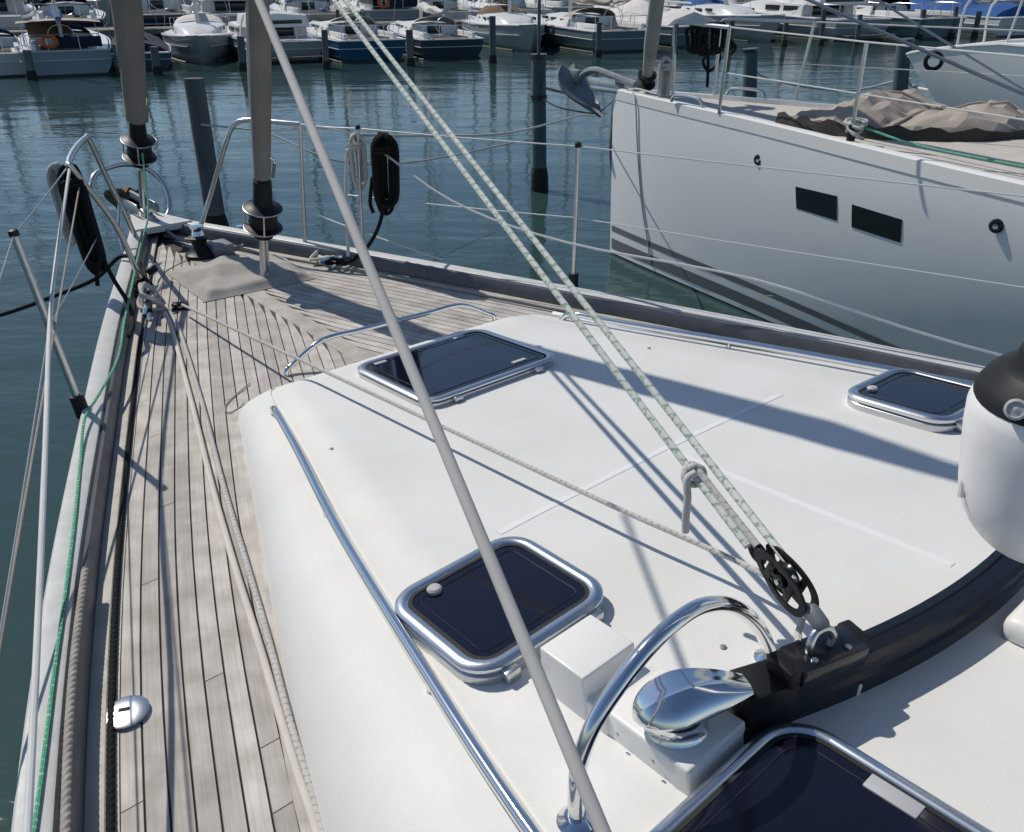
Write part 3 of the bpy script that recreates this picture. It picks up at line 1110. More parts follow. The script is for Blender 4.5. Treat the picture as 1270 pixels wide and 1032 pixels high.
# ================================================================== furled headsails
def furled(name, label, foot, head, z_sail, r, drum_z, sail_r_top, seed):
    foot, head = V(foot), V(head)
    d = (head - foot).normalized()
    t = thing(name, label, 'furled sail', foot)
    at_z = lambda z: foot + (head - foot) * ((z - foot.z) / (head.z - foot.z))
    zs = [z_sail + 0.05 * k for k in range(0, 60)] + [z_sail + 3 + 0.6 * k for k in range(1, 18)]
    pts = [at_z(z) for z in zs]
    rr = []
    for k, z in enumerate(zs):
        q = min(1, (z - z_sail) / 0.5)
        base = r * (0.80 + 0.20 * q)
        if z > z_sail + 2:
            base = r + (sail_r_top - r) * min(1, (z - z_sail - 2) / 9)
        rr.append(base * (1 + 0.025 * math.sin(z * 3.1 + seed) + 0.015 * math.sin(z * 11.0 + seed)))

    def prof(a, s):                                # rolled cloth: one free leech edge winding slowly up the stay
        w = (a / (2 * math.pi)) % 1.0
        return 0.92 + 0.15 * w + 0.02 * math.sin(3 * a + s * 2) + 0.01 * math.sin(5 * a - s * 5)
    obj('sail', MB().tube(pts, rr, 36, prof=prof, twist=4.5, caps=True), M['canvas'], t, angle=35)
    # white line painted in for the sunlit left edge of the roll
    lp = []
    for k, p in enumerate(pts[:70]):
        ang = 3.0 + 0.10 * k * 0.05
        ex = V((1, 0, 0))
        ex = (ex - d * ex.dot(d)).normalized()
        ey = d.cross(ex)
        lp.append(p + (ex * math.cos(ang) + ey * math.sin(ang)) * rr[k] * 1.03)
    obj('sunlit_edge', MB().tube(lp, 0.004, 6), M['whitecanvas'], t)
    obj('stay', MB().tube([foot, at_z(z_sail + 0.3)], 0.012, 8), M['steel'], t)
    dz = at_z(drum_z)
    mt_ = frame(dz, d.orthogonal(), d.cross(d.orthogonal()), d)
    dr = obj('furling_drum', MB().lathe([(0.0, -0.10), (0.045, -0.10), (0.048, -0.06), (0.086, -0.055), (0.090, -0.047), (0.066, -0.040), (0.070, -0.02), (0.063, 0.0), (0.070, 0.02), (0.062, 0.035), (0.090, 0.045),
                                         (0.092, 0.053), (0.06, 0.062), (0.046, 0.075), (0.042, 0.19), (0.0, 0.19)], 28, mt_), M['plastic'], t)
    # polished cage rings and guard
    for zz in (-0.052, 0.05):
        obj('ring', MB().tube([mt_ @ V((0.091 * math.cos(2 * math.pi * k / 32), 0.091 * math.sin(2 * math.pi * k / 32), zz)) for k in range(32)], 0.0035, 6, closed=True), M['steel'], dr)
    for a_ in (0.4, 2.3, 4.2):
        obj('cage_bar', MB().tube([mt_ @ V((0.091 * math.cos(a_), 0.091 * math.sin(a_), -0.05)), mt_ @ V((0.091 * math.cos(a_), 0.091 * math.sin(a_), 0.05))], 0.004, 6), M['steel'], dr)
    # tack shackle and turnbuckle
    obj('turnbuckle', MB().tube([foot + d * 0.02, foot + d * 0.06, foot + d * 0.07, foot + d * ((drum_z - foot.z) * 0.75)], [0.012, 0.012, 0.024, 0.022], 12), M['steel'], t)
    obj('tack_shackle', MB().tube(smooth([at_z(drum_z + 0.20) + V((0.05, 0, 0)), at_z(drum_z + 0.28) + V((0.055, 0, 0)), at_z(drum_z + 0.30)], 4), 0.008, 8), M['chrome'], t)
    # foot fork
    obj('fork', MB().box((0, 0, 0.02), (0.03, 0.05, 0.06), frame(foot, d.orthogonal(), d.cross(d.orthogonal()), d), 0.006), M['steel'], t)
    return t


HEAD = B(0, MASTV, 17.4)
jib_foot = B(0.0, 3.93, DZ + 0.002)
jib_head = B(-0.05, 0.10, 15.6)
furled('furled_jib', 'taupe furled jib on the inner stay rising from the teak foredeck', jib_foot, jib_head, 1.90, 0.047, 1.70, 0.042, 1.0)
gen_foot = B(UC - 0.02, 5.25, RZ + 0.01)
gen_head = B(-0.02, MASTV + 0.2, 17.3)
furled('furled_genoa', 'taupe furled genoa on the forestay at the stem beside the pulpit', gen_foot, gen_head, 2.02, 0.074, 1.86, 0.06, 4.0)

# ================================================================== running rigging
def rope(name, pts, r, mt, label, cat='rope', sub=6, n=10, group=None, parent=None, prof=None, twist=0.0):
    p = smooth(pts, sub) if sub > 1 else [V(q) for q in pts]
    m_ = MB().tube(p, r, n, prof=prof, twist=twist)
    if parent:
        return obj(name, m_, M[mt], parent)
    return tag(obj(name, m_, M[mt], loc=V(pts[0])), label, cat, group)


def rng(px, py, d):
    q = ray(px, py)
    return CAM + q.normalized() * d


# genoa sheet: from the clew on the forestay, past the camera, down to the side deck
A_, B_ = rng(748, 1032, 0.76), rng(321, 0, 1.52)
dd = B_ - A_
end = B_ + dd * 1.3
rope('genoa_sheet', [A_ - dd * 0.5 - V((0, 0, 0.02)), A_ - dd * 0.2] + [A_ + dd * (k / 8) for k in range(9)] + [B_ + dd * 0.6, end], 0.0065, 'greyrope',
     'thick grey braided sheet running taut and diagonally over the coachroof', 'rope', 10, 14)

# jib sheet block on the track car
cu = -0.552
carp = B(cu, arc(cu), 1.690)
jx = thing('track_car', 'black traveller car with a shackle on the curved jib track', 'traveller car', carp)
fm = frame(carp, B(1, -0.27, 0) - B(0, 0, 0), B(0.27, 1, 0) - B(0, 0, 0))
obj('car_body', MB().box((0.01, 0, 0.006), (0.15, 0.072, 0.040), fm, 0.009), M['black'], jx)
obj('end_cap', MB().box((0.088, 0.012, 0.004), (0.03, 0.05, 0.045), fm, 0.005), M['plastic'], jx)
obj('end_cap', MB().box((-0.075, 0, 0.004), (0.03, 0.06, 0.045), fm, 0.005), M['plastic'], jx)
for sx in (-0.03, 0.045):
    obj('bolt', MB().lathe([(0, 0.026), (0.006, 0.026), (0.006, 0.030), (0, 0.031)], 8, fm @ Matrix.Translation((sx, -0.02, 0))), M['steel'], jx)
obj('shackle', MB().tube(smooth([fm @ V(q) for q in ((-0.022, 0, 0.02), (-0.026, 0, 0.045), (-0.012, 0.004, 0.064), (0.012, 0.004, 0.064), (0.026, 0, 0.045), (0.022, 0, 0.02))], 5), 0.007, 8),
    M['steel'], jx)
P_up = B(0.02, 2.93, 2.657)
shk = fm @ V((0, 0.0, 0.068))
adir = (P_up - shk).normalized()
side_ = (CAM - shk).normalized()
ax_n = (side_ - adir * side_.dot(adir)).normalized()      # block cheeks face the viewer's side roughly
lat = adir.cross(ax_n).normalized()
tw_n = (ax_n * 0.55 - lat * 0.83).normalized()
tw_l = adir.cross(tw_n).normalized()
bk = thing('sheet_block', 'black ball-bearing block with open cheeks at the foot of the flecked sheet', 'pulley block', shk)
bf = frame(shk + adir * 0.108, tw_l, adir) @ Matrix.Scale(0.76, 4)
for sz in (-1, 1):
    m = MB()
    # cheek: pear outline with two lightening holes built as a ring of plates
    outl, inn = [], []
    for k in range(32):
        a = 2 * math.pi * k / 32
        y = 0.095 * math.sin(a)
        x = 0.047 * math.cos(a) * (1.0 - 0.25 * math.sin(a))
        outl.append((x, y))
        inn.append((x * 0.70, y * 0.74 - 0.004))
    zt = sz * 0.018
    rows_ = [[bf @ V((x, y, zt - 0.003)) for x, y in outl], [bf @ V((x, y, zt + 0.003)) for x, y in outl], [bf @ V((x, y, zt + 0.003)) for x, y in inn],
             [bf @ V((x, y, zt - 0.003)) for x, y in inn], [bf @ V((x, y, zt - 0.003)) for x, y in outl]]
    m.grid(rows_, closed=True)
    m.box((0, 0.035, zt), (0.068, 0.022, 0.006), bf, 0.002)
    m.box((0, -0.035, zt), (0.058, 0.02, 0.006), bf, 0.002)
    m.lathe([(0.0, -0.004), (0.017, -0.004), (0.017, 0.004), (0.0, 0.005)], 16, bf @ Matrix.Translation((0, 0.0, zt)))
    m.box((0, 0.0, zt), (0.012, 0.075, 0.006), bf, 0.002)
    obj('cheek', m, M['plastic'], bk)
obj('sheave', MB().lathe([(0.0, -0.013), (0.036, -0.013), (0.030, -0.004), (0.030, 0.004), (0.036, 0.013), (0.0, 0.013)], 24, bf @ Matrix.Translation((0, 0.0, 0))), M['black'], bk)
obj('axle', MB().lathe([(0.0, -0.026), (0.007, -0.026), (0.007, 0.026), (0.0, 0.027)], 12, bf), M['steel'], bk)
obj('becket', MB().tube(smooth([bf @ V(q) for q in ((-0.034, 0.07, 0), (-0.040, 0.10, 0), (-0.026, 0.118, 0), (-0.010, 0.10, 0), (-0.012, 0.07, 0))], 5), 0.0085, 8), M['plastic'], bk)
obj('swivel', MB().tube(smooth([bf @ V((0, -0.09, 0)), bf @ V((0.004, -0.105, 0)), shk], 4), [0.016] * 8 + [0.012], 10), M['galv'], bk)

# the two parts of the jib sheet
left0, right0 = shk + adir * 0.195 - lat * 0.018, shk + adir * 0.14 + lat * 0.022
Q1, Q2 = aty(414, 0, P_up.y), aty(428, 0, P_up.y)
tl = []
for k in range(13):
    t = k / 12
    tl.append(left0.lerp(Q1, t))
tl.append(left0.lerp(Q1, 1.22))
js = thing('jib_sheet', 'two white and green flecked parts of a jib sheet leading up from the black block', 'rope', left0)
obj('standing_part', MB().tube(tl, 0.0080, 10), M['whiterope'], js)
tr_ = [right0.lerp(Q2, k / 12) for k in range(13)] + [right0.lerp(Q2, 1.22)]
obj('running_part', MB().tube([bf @ V((0.02, -0.02, 0)), right0 - adir * 0.02] + tr_[1:], 0.0078, 10), M['whiterope'], js)
# bowline on the standing part, its loop down to the becket and a hanging tail
kt = left0.lerp(Q1, 0.072)
ex = lat
ey = adir
ez = lat.cross(adir)
kf = frame(kt, ex, ey, ez)
obj('loop', MB().tube(smooth([kf @ V((0.012, 0.01, 0.006)), kt.lerp(left0, 0.5) + ex * 0.012, left0 + ex * 0.014 - ey * 0.01], 6), 0.0075, 10), M['fleckrope'], js)
kn = [(-0.03, -0.005, 0.012), (-0.012, 0.012, 0.02), (0.012, 0.014, 0.016), (0.026, 0.0, 0.0), (0.014, -0.016, -0.016), (-0.012, -0.018, -0.014), (-0.028, 0.0, 0.0), (-0.01, 0.02, 0.016),
      (0.012, 0.024, 0.012), (0.022, 0.006, -0.006)]
obj('knot', MB().tube(smooth([kf @ (V(q) * 0.72) for q in kn], 6), 0.0075, 10), M['fleckrope'], js)
tail = [kf @ V((0.006, -0.004, 0.012)), kf @ V((-0.016, -0.006, 0.014)), kf @ V((-0.022, -0.020, 0.012)) - V((0, 0, 0.025)), kf @ V((-0.024, -0.024, 0.012)) - V((0, 0, 0.065)), kf @ V((-0.022, -0.026, 0.012)) - V((0, 0, 0.10))]
obj('tail', MB().tube(smooth(tail, 6), 0.0078, 10), M['greyrope'], js)

# flecked control line across the coachroof
p0, p1 = at(226, 378, 1.40), onroof(972, 727, 0.075)
mid = [p0.lerp(p1, t) for t in (0.0, 0.1, 0.25, 0.4, 0.55, 0.7, 0.85, 1.0)]
rope('control_line', mid + [carp + V((-0.03, 0.02, 0.02))], 0.0062, 'fleckrope', 'thin grey flecked line slanting across the coachroof to the track car', 'rope', 6, 8)
p0b = at(216, 372, 1.39)
db = thing('deck_block', 'small black lead block on the teak foredeck holding the thin line', 'pulley block', at(224, 383, DZ))
mt = frame(at(224, 383, DZ) + V((0, 0, 0.02)), V((1, 0.2, 0)), V((-0.2, 1, 0)))
obj('cheek', MB().box((0, 0, 0.004), (0.07, 0.045, 0.012), mt, 0.005), M['plastic'], db)
obj('cheek', MB().box((0, 0, -0.014), (0.075, 0.05, 0.012), mt, 0.005), M['plastic'], db)
obj('sheave', MB().lathe([(0, -0.01), (0.02, -0.01), (0.02, 0.0), (0, 0.0)], 14, mt), M['steel'], db)

# cream ropes lying along the side deck
def deckline(pix, z, wob, seed):
    random.seed(seed)
    return [at(x, y, z) + V((random.uniform(-wob, wob), random.uniform(-wob, wob), 0)) for x, y in pix]


rope('deck_rope', deckline([(205, 388), (214, 410), (238, 500), (263, 600), (291, 700), (318, 792), (347, 890), (371, 965), (392, 1032), (410, 1110)], DZ + 0.011, 0.002, 3), 0.0095,
     'creamrope', 'cream rope lying along the teak side deck, nearer the rail', 'rope')
rope('deck_rope', deckline([(208, 384), (222, 410), (250, 500), (277, 600), (305, 700), (332, 792), (357, 885), (381, 965), (402, 1032), (420, 1110)], DZ + 0.010, 0.002, 5), 0.0085,
     'fleckrope', 'flecked rope lying along the teak side deck against the coachroof', 'rope')
rope('lashing_line', [at(310, 475, DZ + 0.006), at(292, 490, DZ + 0.004), at(280, 503, DZ + 0.004), at(283, 512, DZ + 0.004), at(296, 506, DZ + 0.004), at(303, 500, DZ + 0.005)], 0.0022, 'tanrope',
     'thin loop of tan cord lying by the corner of the coachroof', 'cord')

# green furling line from the forestay drum, along the rail cap
fd = gen_foot.lerp(gen_head, (1.86 - gen_foot.z) / (gen_head.z - gen_foot.z))
gp = [fd + V((0.05, -0.09, -0.01)), at(184, 262, 1.60), at(174, 305, 1.50), at(160, 372, 1.46)]
for q in ((154, 400), (146, 445), (122, 490), (105, 520)):
    gp.append(at(*q, 1.455))
for q in ((100, 570), (93, 640), (82, 730), (68, 830), (57, 920), (42, 1032), (28, 1110)):
    gp.append(at(*q, RZ + 0.006))
rope('furling_line', gp, 0.0048, 'greenrope', 'green flecked furling line leading from the forestay drum along the rail cap', 'rope', 6, 8)

# three-strand rope on the toe rail, black rope in the waterway
tri = lambda a, s: 0.80 + 0.22 * abs(math.cos(1.5 * a))
pts = []
for i in range(900):
    v = 1.95 - 2.6 * i / 899
    pts.append(rail(v, 0.080 - 0.004 * math.sin(v * 5), -1, RZ + 0.008))
tag(obj('twisted_rope', MB().tube(pts, 0.0088, 12, prof=tri, twist=120.0), M['strand'], loc=pts[0]), 'grey three-strand rope lying on the toe rail beside the cap', 'rope')
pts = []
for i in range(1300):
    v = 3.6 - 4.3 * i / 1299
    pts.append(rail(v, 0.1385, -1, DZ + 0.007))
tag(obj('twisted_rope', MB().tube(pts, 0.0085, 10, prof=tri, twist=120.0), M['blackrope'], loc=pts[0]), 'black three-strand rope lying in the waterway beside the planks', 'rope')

# white taut line outside the rail and a thinner one beside it
rope('taut_line', [B(-0.76, 3.98, 2.02), at(65, 360, 1.86), at(56, 560, 1.78), at(46, 800, 1.70), at(34, 1032, 1.66), at(26, 1200, 1.64)], 0.0062, 'whiteline',
     'thick white taut line from the port pulpit running down outside the rail', 'rope', 4, 10)
_s, _e = B(-0.74, 3.99, 1.93), at(-14, 880, 1.52)
rope('taut_line', [_s.lerp(_e, k / 5) for k in range(6)] + [_s.lerp(_e, 1.3)], 0.0036, 'tanrope',
     'thin slack line over the water beside the thick white taut line', 'rope', 4, 8)
rope('taut_line', [rear_t, s2t + V((0, 0, -0.04)), aty(560, 249, 4.0), aty(700, 300, 3.7), B(1.25, 1.9, 1.62), B(1.52, 1.15, 1.50), B(1.9, 0.0, 1.42)], 0.0055, 'wire',
     'white line slanting from the starboard pulpit down along the far rail', 'rope', 5, 8)
rope('taut_line', [B(0.40, 4.19, 1.60), B(0.50, 3.85, 1.55), aty(548, 322, at(548, 330, 1.45).y)], 0.004, 'wire', 'short white line from the starboard pulpit leg to the rail', 'rope', 4, 8)

# mooring line, black
rope('mooring_line', [at(-120, 425, 1.10), at(0, 391, 1.18), at(60, 370, 1.27), at(118, 346, 1.36), at(150, 318, 1.45), at(176, 330, 1.45), at(186, 385, 1.41)], 0.0105, 'blackrope',
     'black mooring line leading over the port bow rail to the water side', 'rope')


# ---- hanging coils
def coil(name, label, top, axis, width, length, loops, r, mt, seed, tails=(), group=None, wraps=3, jit=0.35):
    random.seed(seed)
    t_ = thing(name, label, 'rope coil', top, group)
    top, ax = V(top), V(axis).normalized()                       # axis = direction hanging down
    vx = V((1, 0.15, 0))
    vx = (vx - ax * vx.dot(ax)).normalized()
    vy = ax.cross(vx)
    pts_ = []
    for k in range(loops):
        w = width * (0.12 + 0.88 * (k / max(1, loops - 1)) * random.uniform(0.9, 1.0)) / 2
        L = length * (0.86 + 0.14 * random.random())
        ox = (random.random() - 0.5) * width * jit
        oy = (k / max(1, loops - 1) - 0.5) * r * 2.2 * math.sqrt(loops)
        for a, b in ((-1, 0.12), (-1.05, 0.5), (-0.9, 0.88), (0, 1.0), (0.9, 0.88), (1.05, 0.5), (1, 0.12), (0.1, 0.0)):
            pts_.append(top + vx * (a * w + ox) + ax * (b * L) + vy * (oy + random.uniform(-r, r) * 0.5))
    obj('loops', MB().tube(smooth(pts_, 4), r, 8), M[mt], t_)
    if wraps:
        wp = []
        for k in range(wraps * 8):
            a = 2 * math.pi * k / 8
            wp.append(top + ax * (length * 0.13 + r * 1.9 * k / 8) + vx * (math.cos(a) * width * 0.48) + vy * (math.sin(a) * (r * 1.6 * math.sqrt(loops) + r)))
        obj('wrapping', MB().tube(smooth(wp, 3), r, 8), M[mt], t_)
    for tl_ in tails:
        obj('tail', MB().tube(smooth(tl_, 6), r, 8), M[mt], t_)
    return t_


ct = B(-0.745, 4.0, 1.99)
cdir = aty(112, 305, ct.y - 0.05) - aty(82, 208, ct.y)
coil('rope_coil', 'black rope coil slung slanting from the port pulpit', aty(84, 206, ct.y + 0.02), cdir, 0.085, 0.46, 9, 0.0098, 'blackrope', 3,
     tails=([aty(112, 292, ct.y - 0.03), aty(119, 330, ct.y - 0.05), aty(121, 354, ct.y - 0.05)],
            [aty(120, 305, ct.y - 0.03), aty(140, 345, ct.y - 0.08), aty(160, 378, ct.y - 0.15), at(165, 402, 1.44), at(160, 418, 1.42)]), wraps=2)
coil('rope_coil', 'grey rope coil hanging straight behind the black coil on the port pulpit', aty(68, 204, ct.y + 0.06), (0.02, 0, -1), 0.045, 0.36, 6, 0.009, 'greyrope', 5, wraps=0)
coil('rope_coil', 'cream rope coil hanging on the starboard guard wire', aty(441, 166, s2t.y + 0.02), (0.0, 0, -1), 0.07, 0.29, 6, 0.0085, 'creamrope', 7, wraps=2,
     tails=([aty(431, 185, s2t.y), aty(429, 235, s2t.y), at(432, 318, 1.42)],))
coil('rope_coil', 'black rope coil hanging on the starboard guard wire beside the cream coil', aty(474, 167, s2t.y - 0.08), (-0.03, 0, -1), 0.11, 0.40, 10, 0.0098, 'blackrope', 9, wraps=2,
     tails=([aty(462, 220, s2t.y - 0.1), aty(459, 250, s2t.y - 0.1), aty(463, 264, s2t.y - 0.1)],
            [aty(477, 250, s2t.y - 0.1), aty(470, 280, s2t.y - 0.12), at(456, 306, 1.48), at(438, 322, 1.40), at(424, 327, 1.40)]))

# heaps of rope at the two bow cleats
def heap(name, label, c, rad, n, r, mt, seed, h=0.05):
    random.seed(seed)
    pts_ = []
    for k in range(n):
        a = k * 2.1 + random.uniform(-0.6, 0.6)
        q = rad * (0.45 + 0.55 * random.random())
        pts_.append(V(c) + V((math.cos(a) * q, math.sin(a) * q, r + random.random() * h)))
    return tag(obj(name, MB().tube(smooth(pts_, 6), r, 8), M[mt], loc=c), label, 'rope')


heap('rope_heap', 'tangle of grey rope and shackles round the port bow cleat', at(188, 385, DZ), 0.085, 16, 0.008, 'greyrope', 4, 0.12)
heap('rope_heap', 'small heap of black rope over the port bow cleat', at(180, 372, DZ), 0.06, 9, 0.009, 'blackrope', 14, 0.09)
heap('rope_heap', 'pale rope heaped on the starboard bow cleat beside the rail', at(405, 326, DZ), 0.11, 12, 0.009, 'creamrope', 8, 0.06)
heap('rope_heap', 'dark rope heaped with the pale rope at the starboard rail', at(415, 330, DZ), 0.10, 7, 0.010, 'blackrope', 28, 0.05)
# snatch block at the port cleat
sb = thing('snatch_block', 'stainless snatch block lying among the ropes at the port bow cleat', 'pulley block', at(192, 352, DZ))
mt = frame(at(192, 352, DZ) + V((0, 0, 0.07)), V((0.8, -0.2, 0.5)), V((0.3, 0.9, 0.2)))
for z in (-0.018, 0.018):
    obj('cheek', MB().lathe([(0, z - 0.003), (0.036, z - 0.003), (0.036, z + 0.003), (0, z + 0.003)], 18, mt), M['steel'], sb)
obj('sheave', MB().lathe([(0, -0.013), (0.03, -0.013), (0.026, 0), (0.03, 0.013), (0, 0.013)], 18, mt), M['plastic'], sb)
obj('shackle', MB().tube(smooth([mt @ V(q) for q in ((-0.012, 0.03, 0), (-0.02, 0.06, 0), (0, 0.085, 0), (0.02, 0.06, 0), (0.012, 0.03, 0))], 5), 0.006, 8), M['chrome'], sb)

# canvas cover over the chain locker, draped on the foredeck
def cloth(name, label, cat_, outline_px, z, height, ridges, mt, seed, n=34):
    """soft cover: a patch bounded by four pixel-surveyed corners on the deck, raised in folds"""
    c00, c10, c11, c01 = (at(x, y, z) for x, y in outline_px)
    rows_ = []
    for i in range(n + 1):
        t = i / n
        row = []
        for j in range(n + 1):
            s = j / n
            p = (c00 * (1 - s) + c10 * s) * (1 - t) + (c01 * (1 - s) + c11 * s) * t
            edge = min(s, 1 - s, t, 1 - t)
            e = min(1, edge / 0.10)
            e = e * e * (3 - 2 * e)
            h_ = height * e * (0.45 + 0.55 * math.sin(math.pi * s) ** 0.6)
            for (a, b, w_, amp, ph) in ridges:
                d_ = a * (s - 0.5) + b * (t - 0.5) - ph
                h_ += amp * max(0.0, 1 - abs(d_) / (w_ * 1.6)) * e
            h_ += 0.005 * e * noise.noise(V((s * 4 + seed, t * 4, 0.0))) + 0.003 * abs(noise.noise(V((s * 9 + t * 4, t * 7 + seed, 1.0)))) * e
            wob = 0.012 * noise.noise(V((s * 4, t * 4, seed))) * (1 - e)
            row.append(p + V((wob, wob, 0.004 + h_)))
        rows_.append(row)
    m_ = MB().grid(rows_, flip=False)
    # hem down to the deck
    per = [rows_[0][j] for j in range(n + 1)] + [rows_[i][n] for i in range(1, n + 1)] + [rows_[n][j] for j in range(n - 1, -1, -1)] + [rows_[i][0] for i in range(n - 1, 0, -1)]
    m_.grid([per, [V((p.x, p.y, z + 0.001)) for p in per]], closed=True)
    return tag(obj(name, m_, M[mt], loc=V(c00), angle=70), label, cat_)


cloth('canvas_cover', 'grey-brown canvas cover lying in folds on the foredeck round the jib stay', 'cover',
      ((252, 376), (392, 346), (348, 318), (206, 338)), DZ, 0.034, ((0.3, 1.0, 0.14, 0.022, 0.05), (1.0, 0.4, 0.10, 0.018, 0.12), (1.0, -0.5, 0.08, 0.012, -0.2)), 'cover', 3)

# anchor on the bow roller
an = thing('anchor', 'rusty brown plough anchor stowed on the bow roller', 'anchor', B(UC, 5.45, RZ))
af = frame(B(UC, 5.42, RZ + 0.10), B(1, 0, 0) - B(0, 0, 0), B(0, 1, 0) - B(0, 0, 0))
obj('shank', MB().box((0, -0.1, 0.0), (0.022, 0.55, 0.045), af, 0.006), M['galv'], an)
m = MB()
for sx in (-1, 1):
    rows_ = []
    for i in range(7):
        t = i / 6
        y = 0.10 + 0.30 * t
        w_ = 0.13 * math.sin(math.pi * (0.15 + 0.75 * t))
        zc = 0.02 - 0.16 * t * t
        rows_.append([af @ V((0, y, zc + 0.02)), af @ V((sx * w_ * 0.5, y - 0.02, zc - 0.005)), af @ V((sx * w_, y - 0.06, zc + 0.03)), af @ V((sx * w_, y - 0.055, zc + 0.018)),
                      af @ V((sx * w_ * 0.5, y - 0.015, zc - 0.018)), af @ V((0, y + 0.005, zc + 0.005))])
    m.grid(rows_, closed=True, caps=True, flip=sx > 0)
obj('fluke', m, M['rusty'], an)

# ================================================================== fender hanging by the track
fc = B(0.02, 0.475, 1.95)
fd_ = ray(1304, 566)
fc = CAM + fd_ * 1.42
fen = thing('fender', 'white boat fender with black end cap hanging over the coachroof', 'fender', fc - V((0, 0, 0.25)))
up = (V((0, 0, 1)) + V((-0.20, -0.05, 0))).normalized()
ff = frame(fc, up.orthogonal(), up.cross(up.orthogonal()), up)
FR = 0.137
prof = []
for k in range(13):
    a = R(-90 + 90 * k / 12)
    prof.append((FR * math.cos(a), -0.045 + 0.165 * math.sin(a)))
prof += [(FR * 1.0, 0.0), (FR * 0.998, 0.06), (FR * 0.975, 0.105), (FR * 0.92, 0.126), (FR * 0.88, 0.131)]
obj('body', MB().lathe(prof, 48, ff, caps=False), M['fender'], fen)
cap = obj('end_cap', MB().lathe([(FR * 0.92, 0.129), (FR * 0.90, 0.136), (FR * 0.82, 0.152), (FR * 0.62, 0.173), (FR * 0.50, 0.188), (FR * 0.47, 0.205), (FR * 0.40, 0.213), (0.0, 0.213)], 40, ff), M['plastic'], fen)
# lug with an eye, facing the camera
camv = (CAM - fc)
camv = (camv - up * camv.dot(up)).normalized()
lf = frame(fc + up * 0.215, up.cross(camv), up, camv)
m = MB()
rows_ = []
for k in range(29):
    a = 2 * math.pi * k / 28
    rows_.append([lf @ V((0.043 * math.cos(a) * q, 0.024 + 0.043 * math.sin(a) * q, z)) for q, z in ((1.0, -0.026), (1.06, 0.0), (1.0, 0.026), (0.52, 0.028), (0.45, 0.0), (0.52, -0.028))])
m.grid(rows_, closed=True)
obj('eye_lug', m, M['plastic'], cap)
bt = frame(fc + up * 0.152 + camv * FR * 0.79 - up.cross(camv) * 0.055, up.cross(camv), up, camv + up * 0.9)
bt = frame(bt.translation, up.cross(camv), up, (camv + up * 0.6).normalized())
obj('valve', MB().lathe([(0.0, -0.004), (0.017, -0.004), (0.017, 0.004), (0.013, 0.006), (0.012, 0.003), (0.006, 0.003), (0.0, 0.006)], 20, bt), M['puck'], cap)
e0 = lf @ V((0, 0.02, 0))
lp = [lf @ V((0.0, 0.022, -0.07)), lf @ V((0, 0.018, -0.02)), e0, lf @ V((0.004, 0.03, 0.04)), lf @ V((0.02, 0.075, 0.035)), lf @ V((0.06, 0.16, 0.0)), lf @ V((0.30, 0.75, -0.1)), lf @ V((0.5, 1.3, -0.2))]
obj('lanyard', MB().tube(smooth(lp, 6), 0.0095, 12), M['greyrope'], fen)
ov = [ff @ V((0, 0, 0)) - up.cross(camv) * 0.0, ]
tl0 = CAM + ray(1200, 590) * 1.47
rope('rope_end', [tl0 + V((0.06, 0.05, 0.03)), tl0, CAM + ray(1194, 605) * 1.47, CAM + ray(1192, 617) * 1.47], 0.0062, 'greyrope', 'short frayed rope end showing beside the white fender', 'rope', 4, 8)
# rounded plinth at the coachroof's right edge
pq = bs(onroof(1276, 800))
obj('deck_plinth', MB().box((0.06, -0.03, 0.02), (0.16, 0.16, 0.06), roof_frame(pq.x, pq.y), 0.025, 4), M['gelcoat'], yacht)

# ================================================================== neighbouring yacht on the right
OB = bs(aty(765, 115, 9.05))                   # stem at deck level, in the yacht frame
OZ = 1.65
ohb = curve([(0, 0.05), (0.5, 0.21), (1.2, 0.41), (2.27, 0.71), (3.53, 1.12), (4.48, 1.41), (6, 1.75), (8, 2.02), (11, 2.05), (14, 1.8)])


def O(x, d, z):                                # x to its starboard, d aft from the stem
    return B(OB.x + x, OB.y - d, z)


def ohull(d, z, side):
    """half breadth of the hull at distance d aft of the stem and height z"""
    h = ohb(max(d, 0))
    t = z / OZ
    if t >= 0:
        f = 0.60 + 0.40 * (1 - (1 - t) ** 1.6)
    else:
        f = 0.60 + t * 0.9
    return max(0.015, h * max(f, 0.05))


oy = thing('moored_yacht', 'large white sailing yacht with two dark hull windows moored alongside', 'yacht', O(0, 3, 0))
zs_ = [OZ, 1.55, 1.35, 1.1, 0.85, 0.6, 0.35, 0.16, 0.02, -0.15, -0.4]
ds_ = [0, 0.06, 0.15, 0.3, 0.6, 1, 1.5, 2, 2.6, 3.2, 4, 4.8, 5.6, 6.6, 8, 10, 12, 14]
for name_, mt_, z0, z1 in (('hull', 'hullwhite', 9, 0.0), ('underwater_hull', 'antifoul', 0.05, -9)):
    m = MB()
    for side in (-1, 1):
        rows_ = []
        for d in ds_:
            row = []
            for z in zs_:
                if name_ == 'hull' and z < 0.0:
                    continue
                if name_ != 'hull' and z > 0.03:
                    continue
                row.append(O(side * ohull(d, z, side), d + (OZ - z) * 0.035, z))
            rows_.append(row)
        m.grid(rows_, flip=side < 0)
    m.grid([[O(s_ * ohull(14, z, 1), 14.0, z) for s_ in (-1, 1)] for z in zs_])
    hull_o = obj(name_, m, M[mt_], oy, angle=50)
    if name_ == 'hull':
        ohull_obj = hull_o
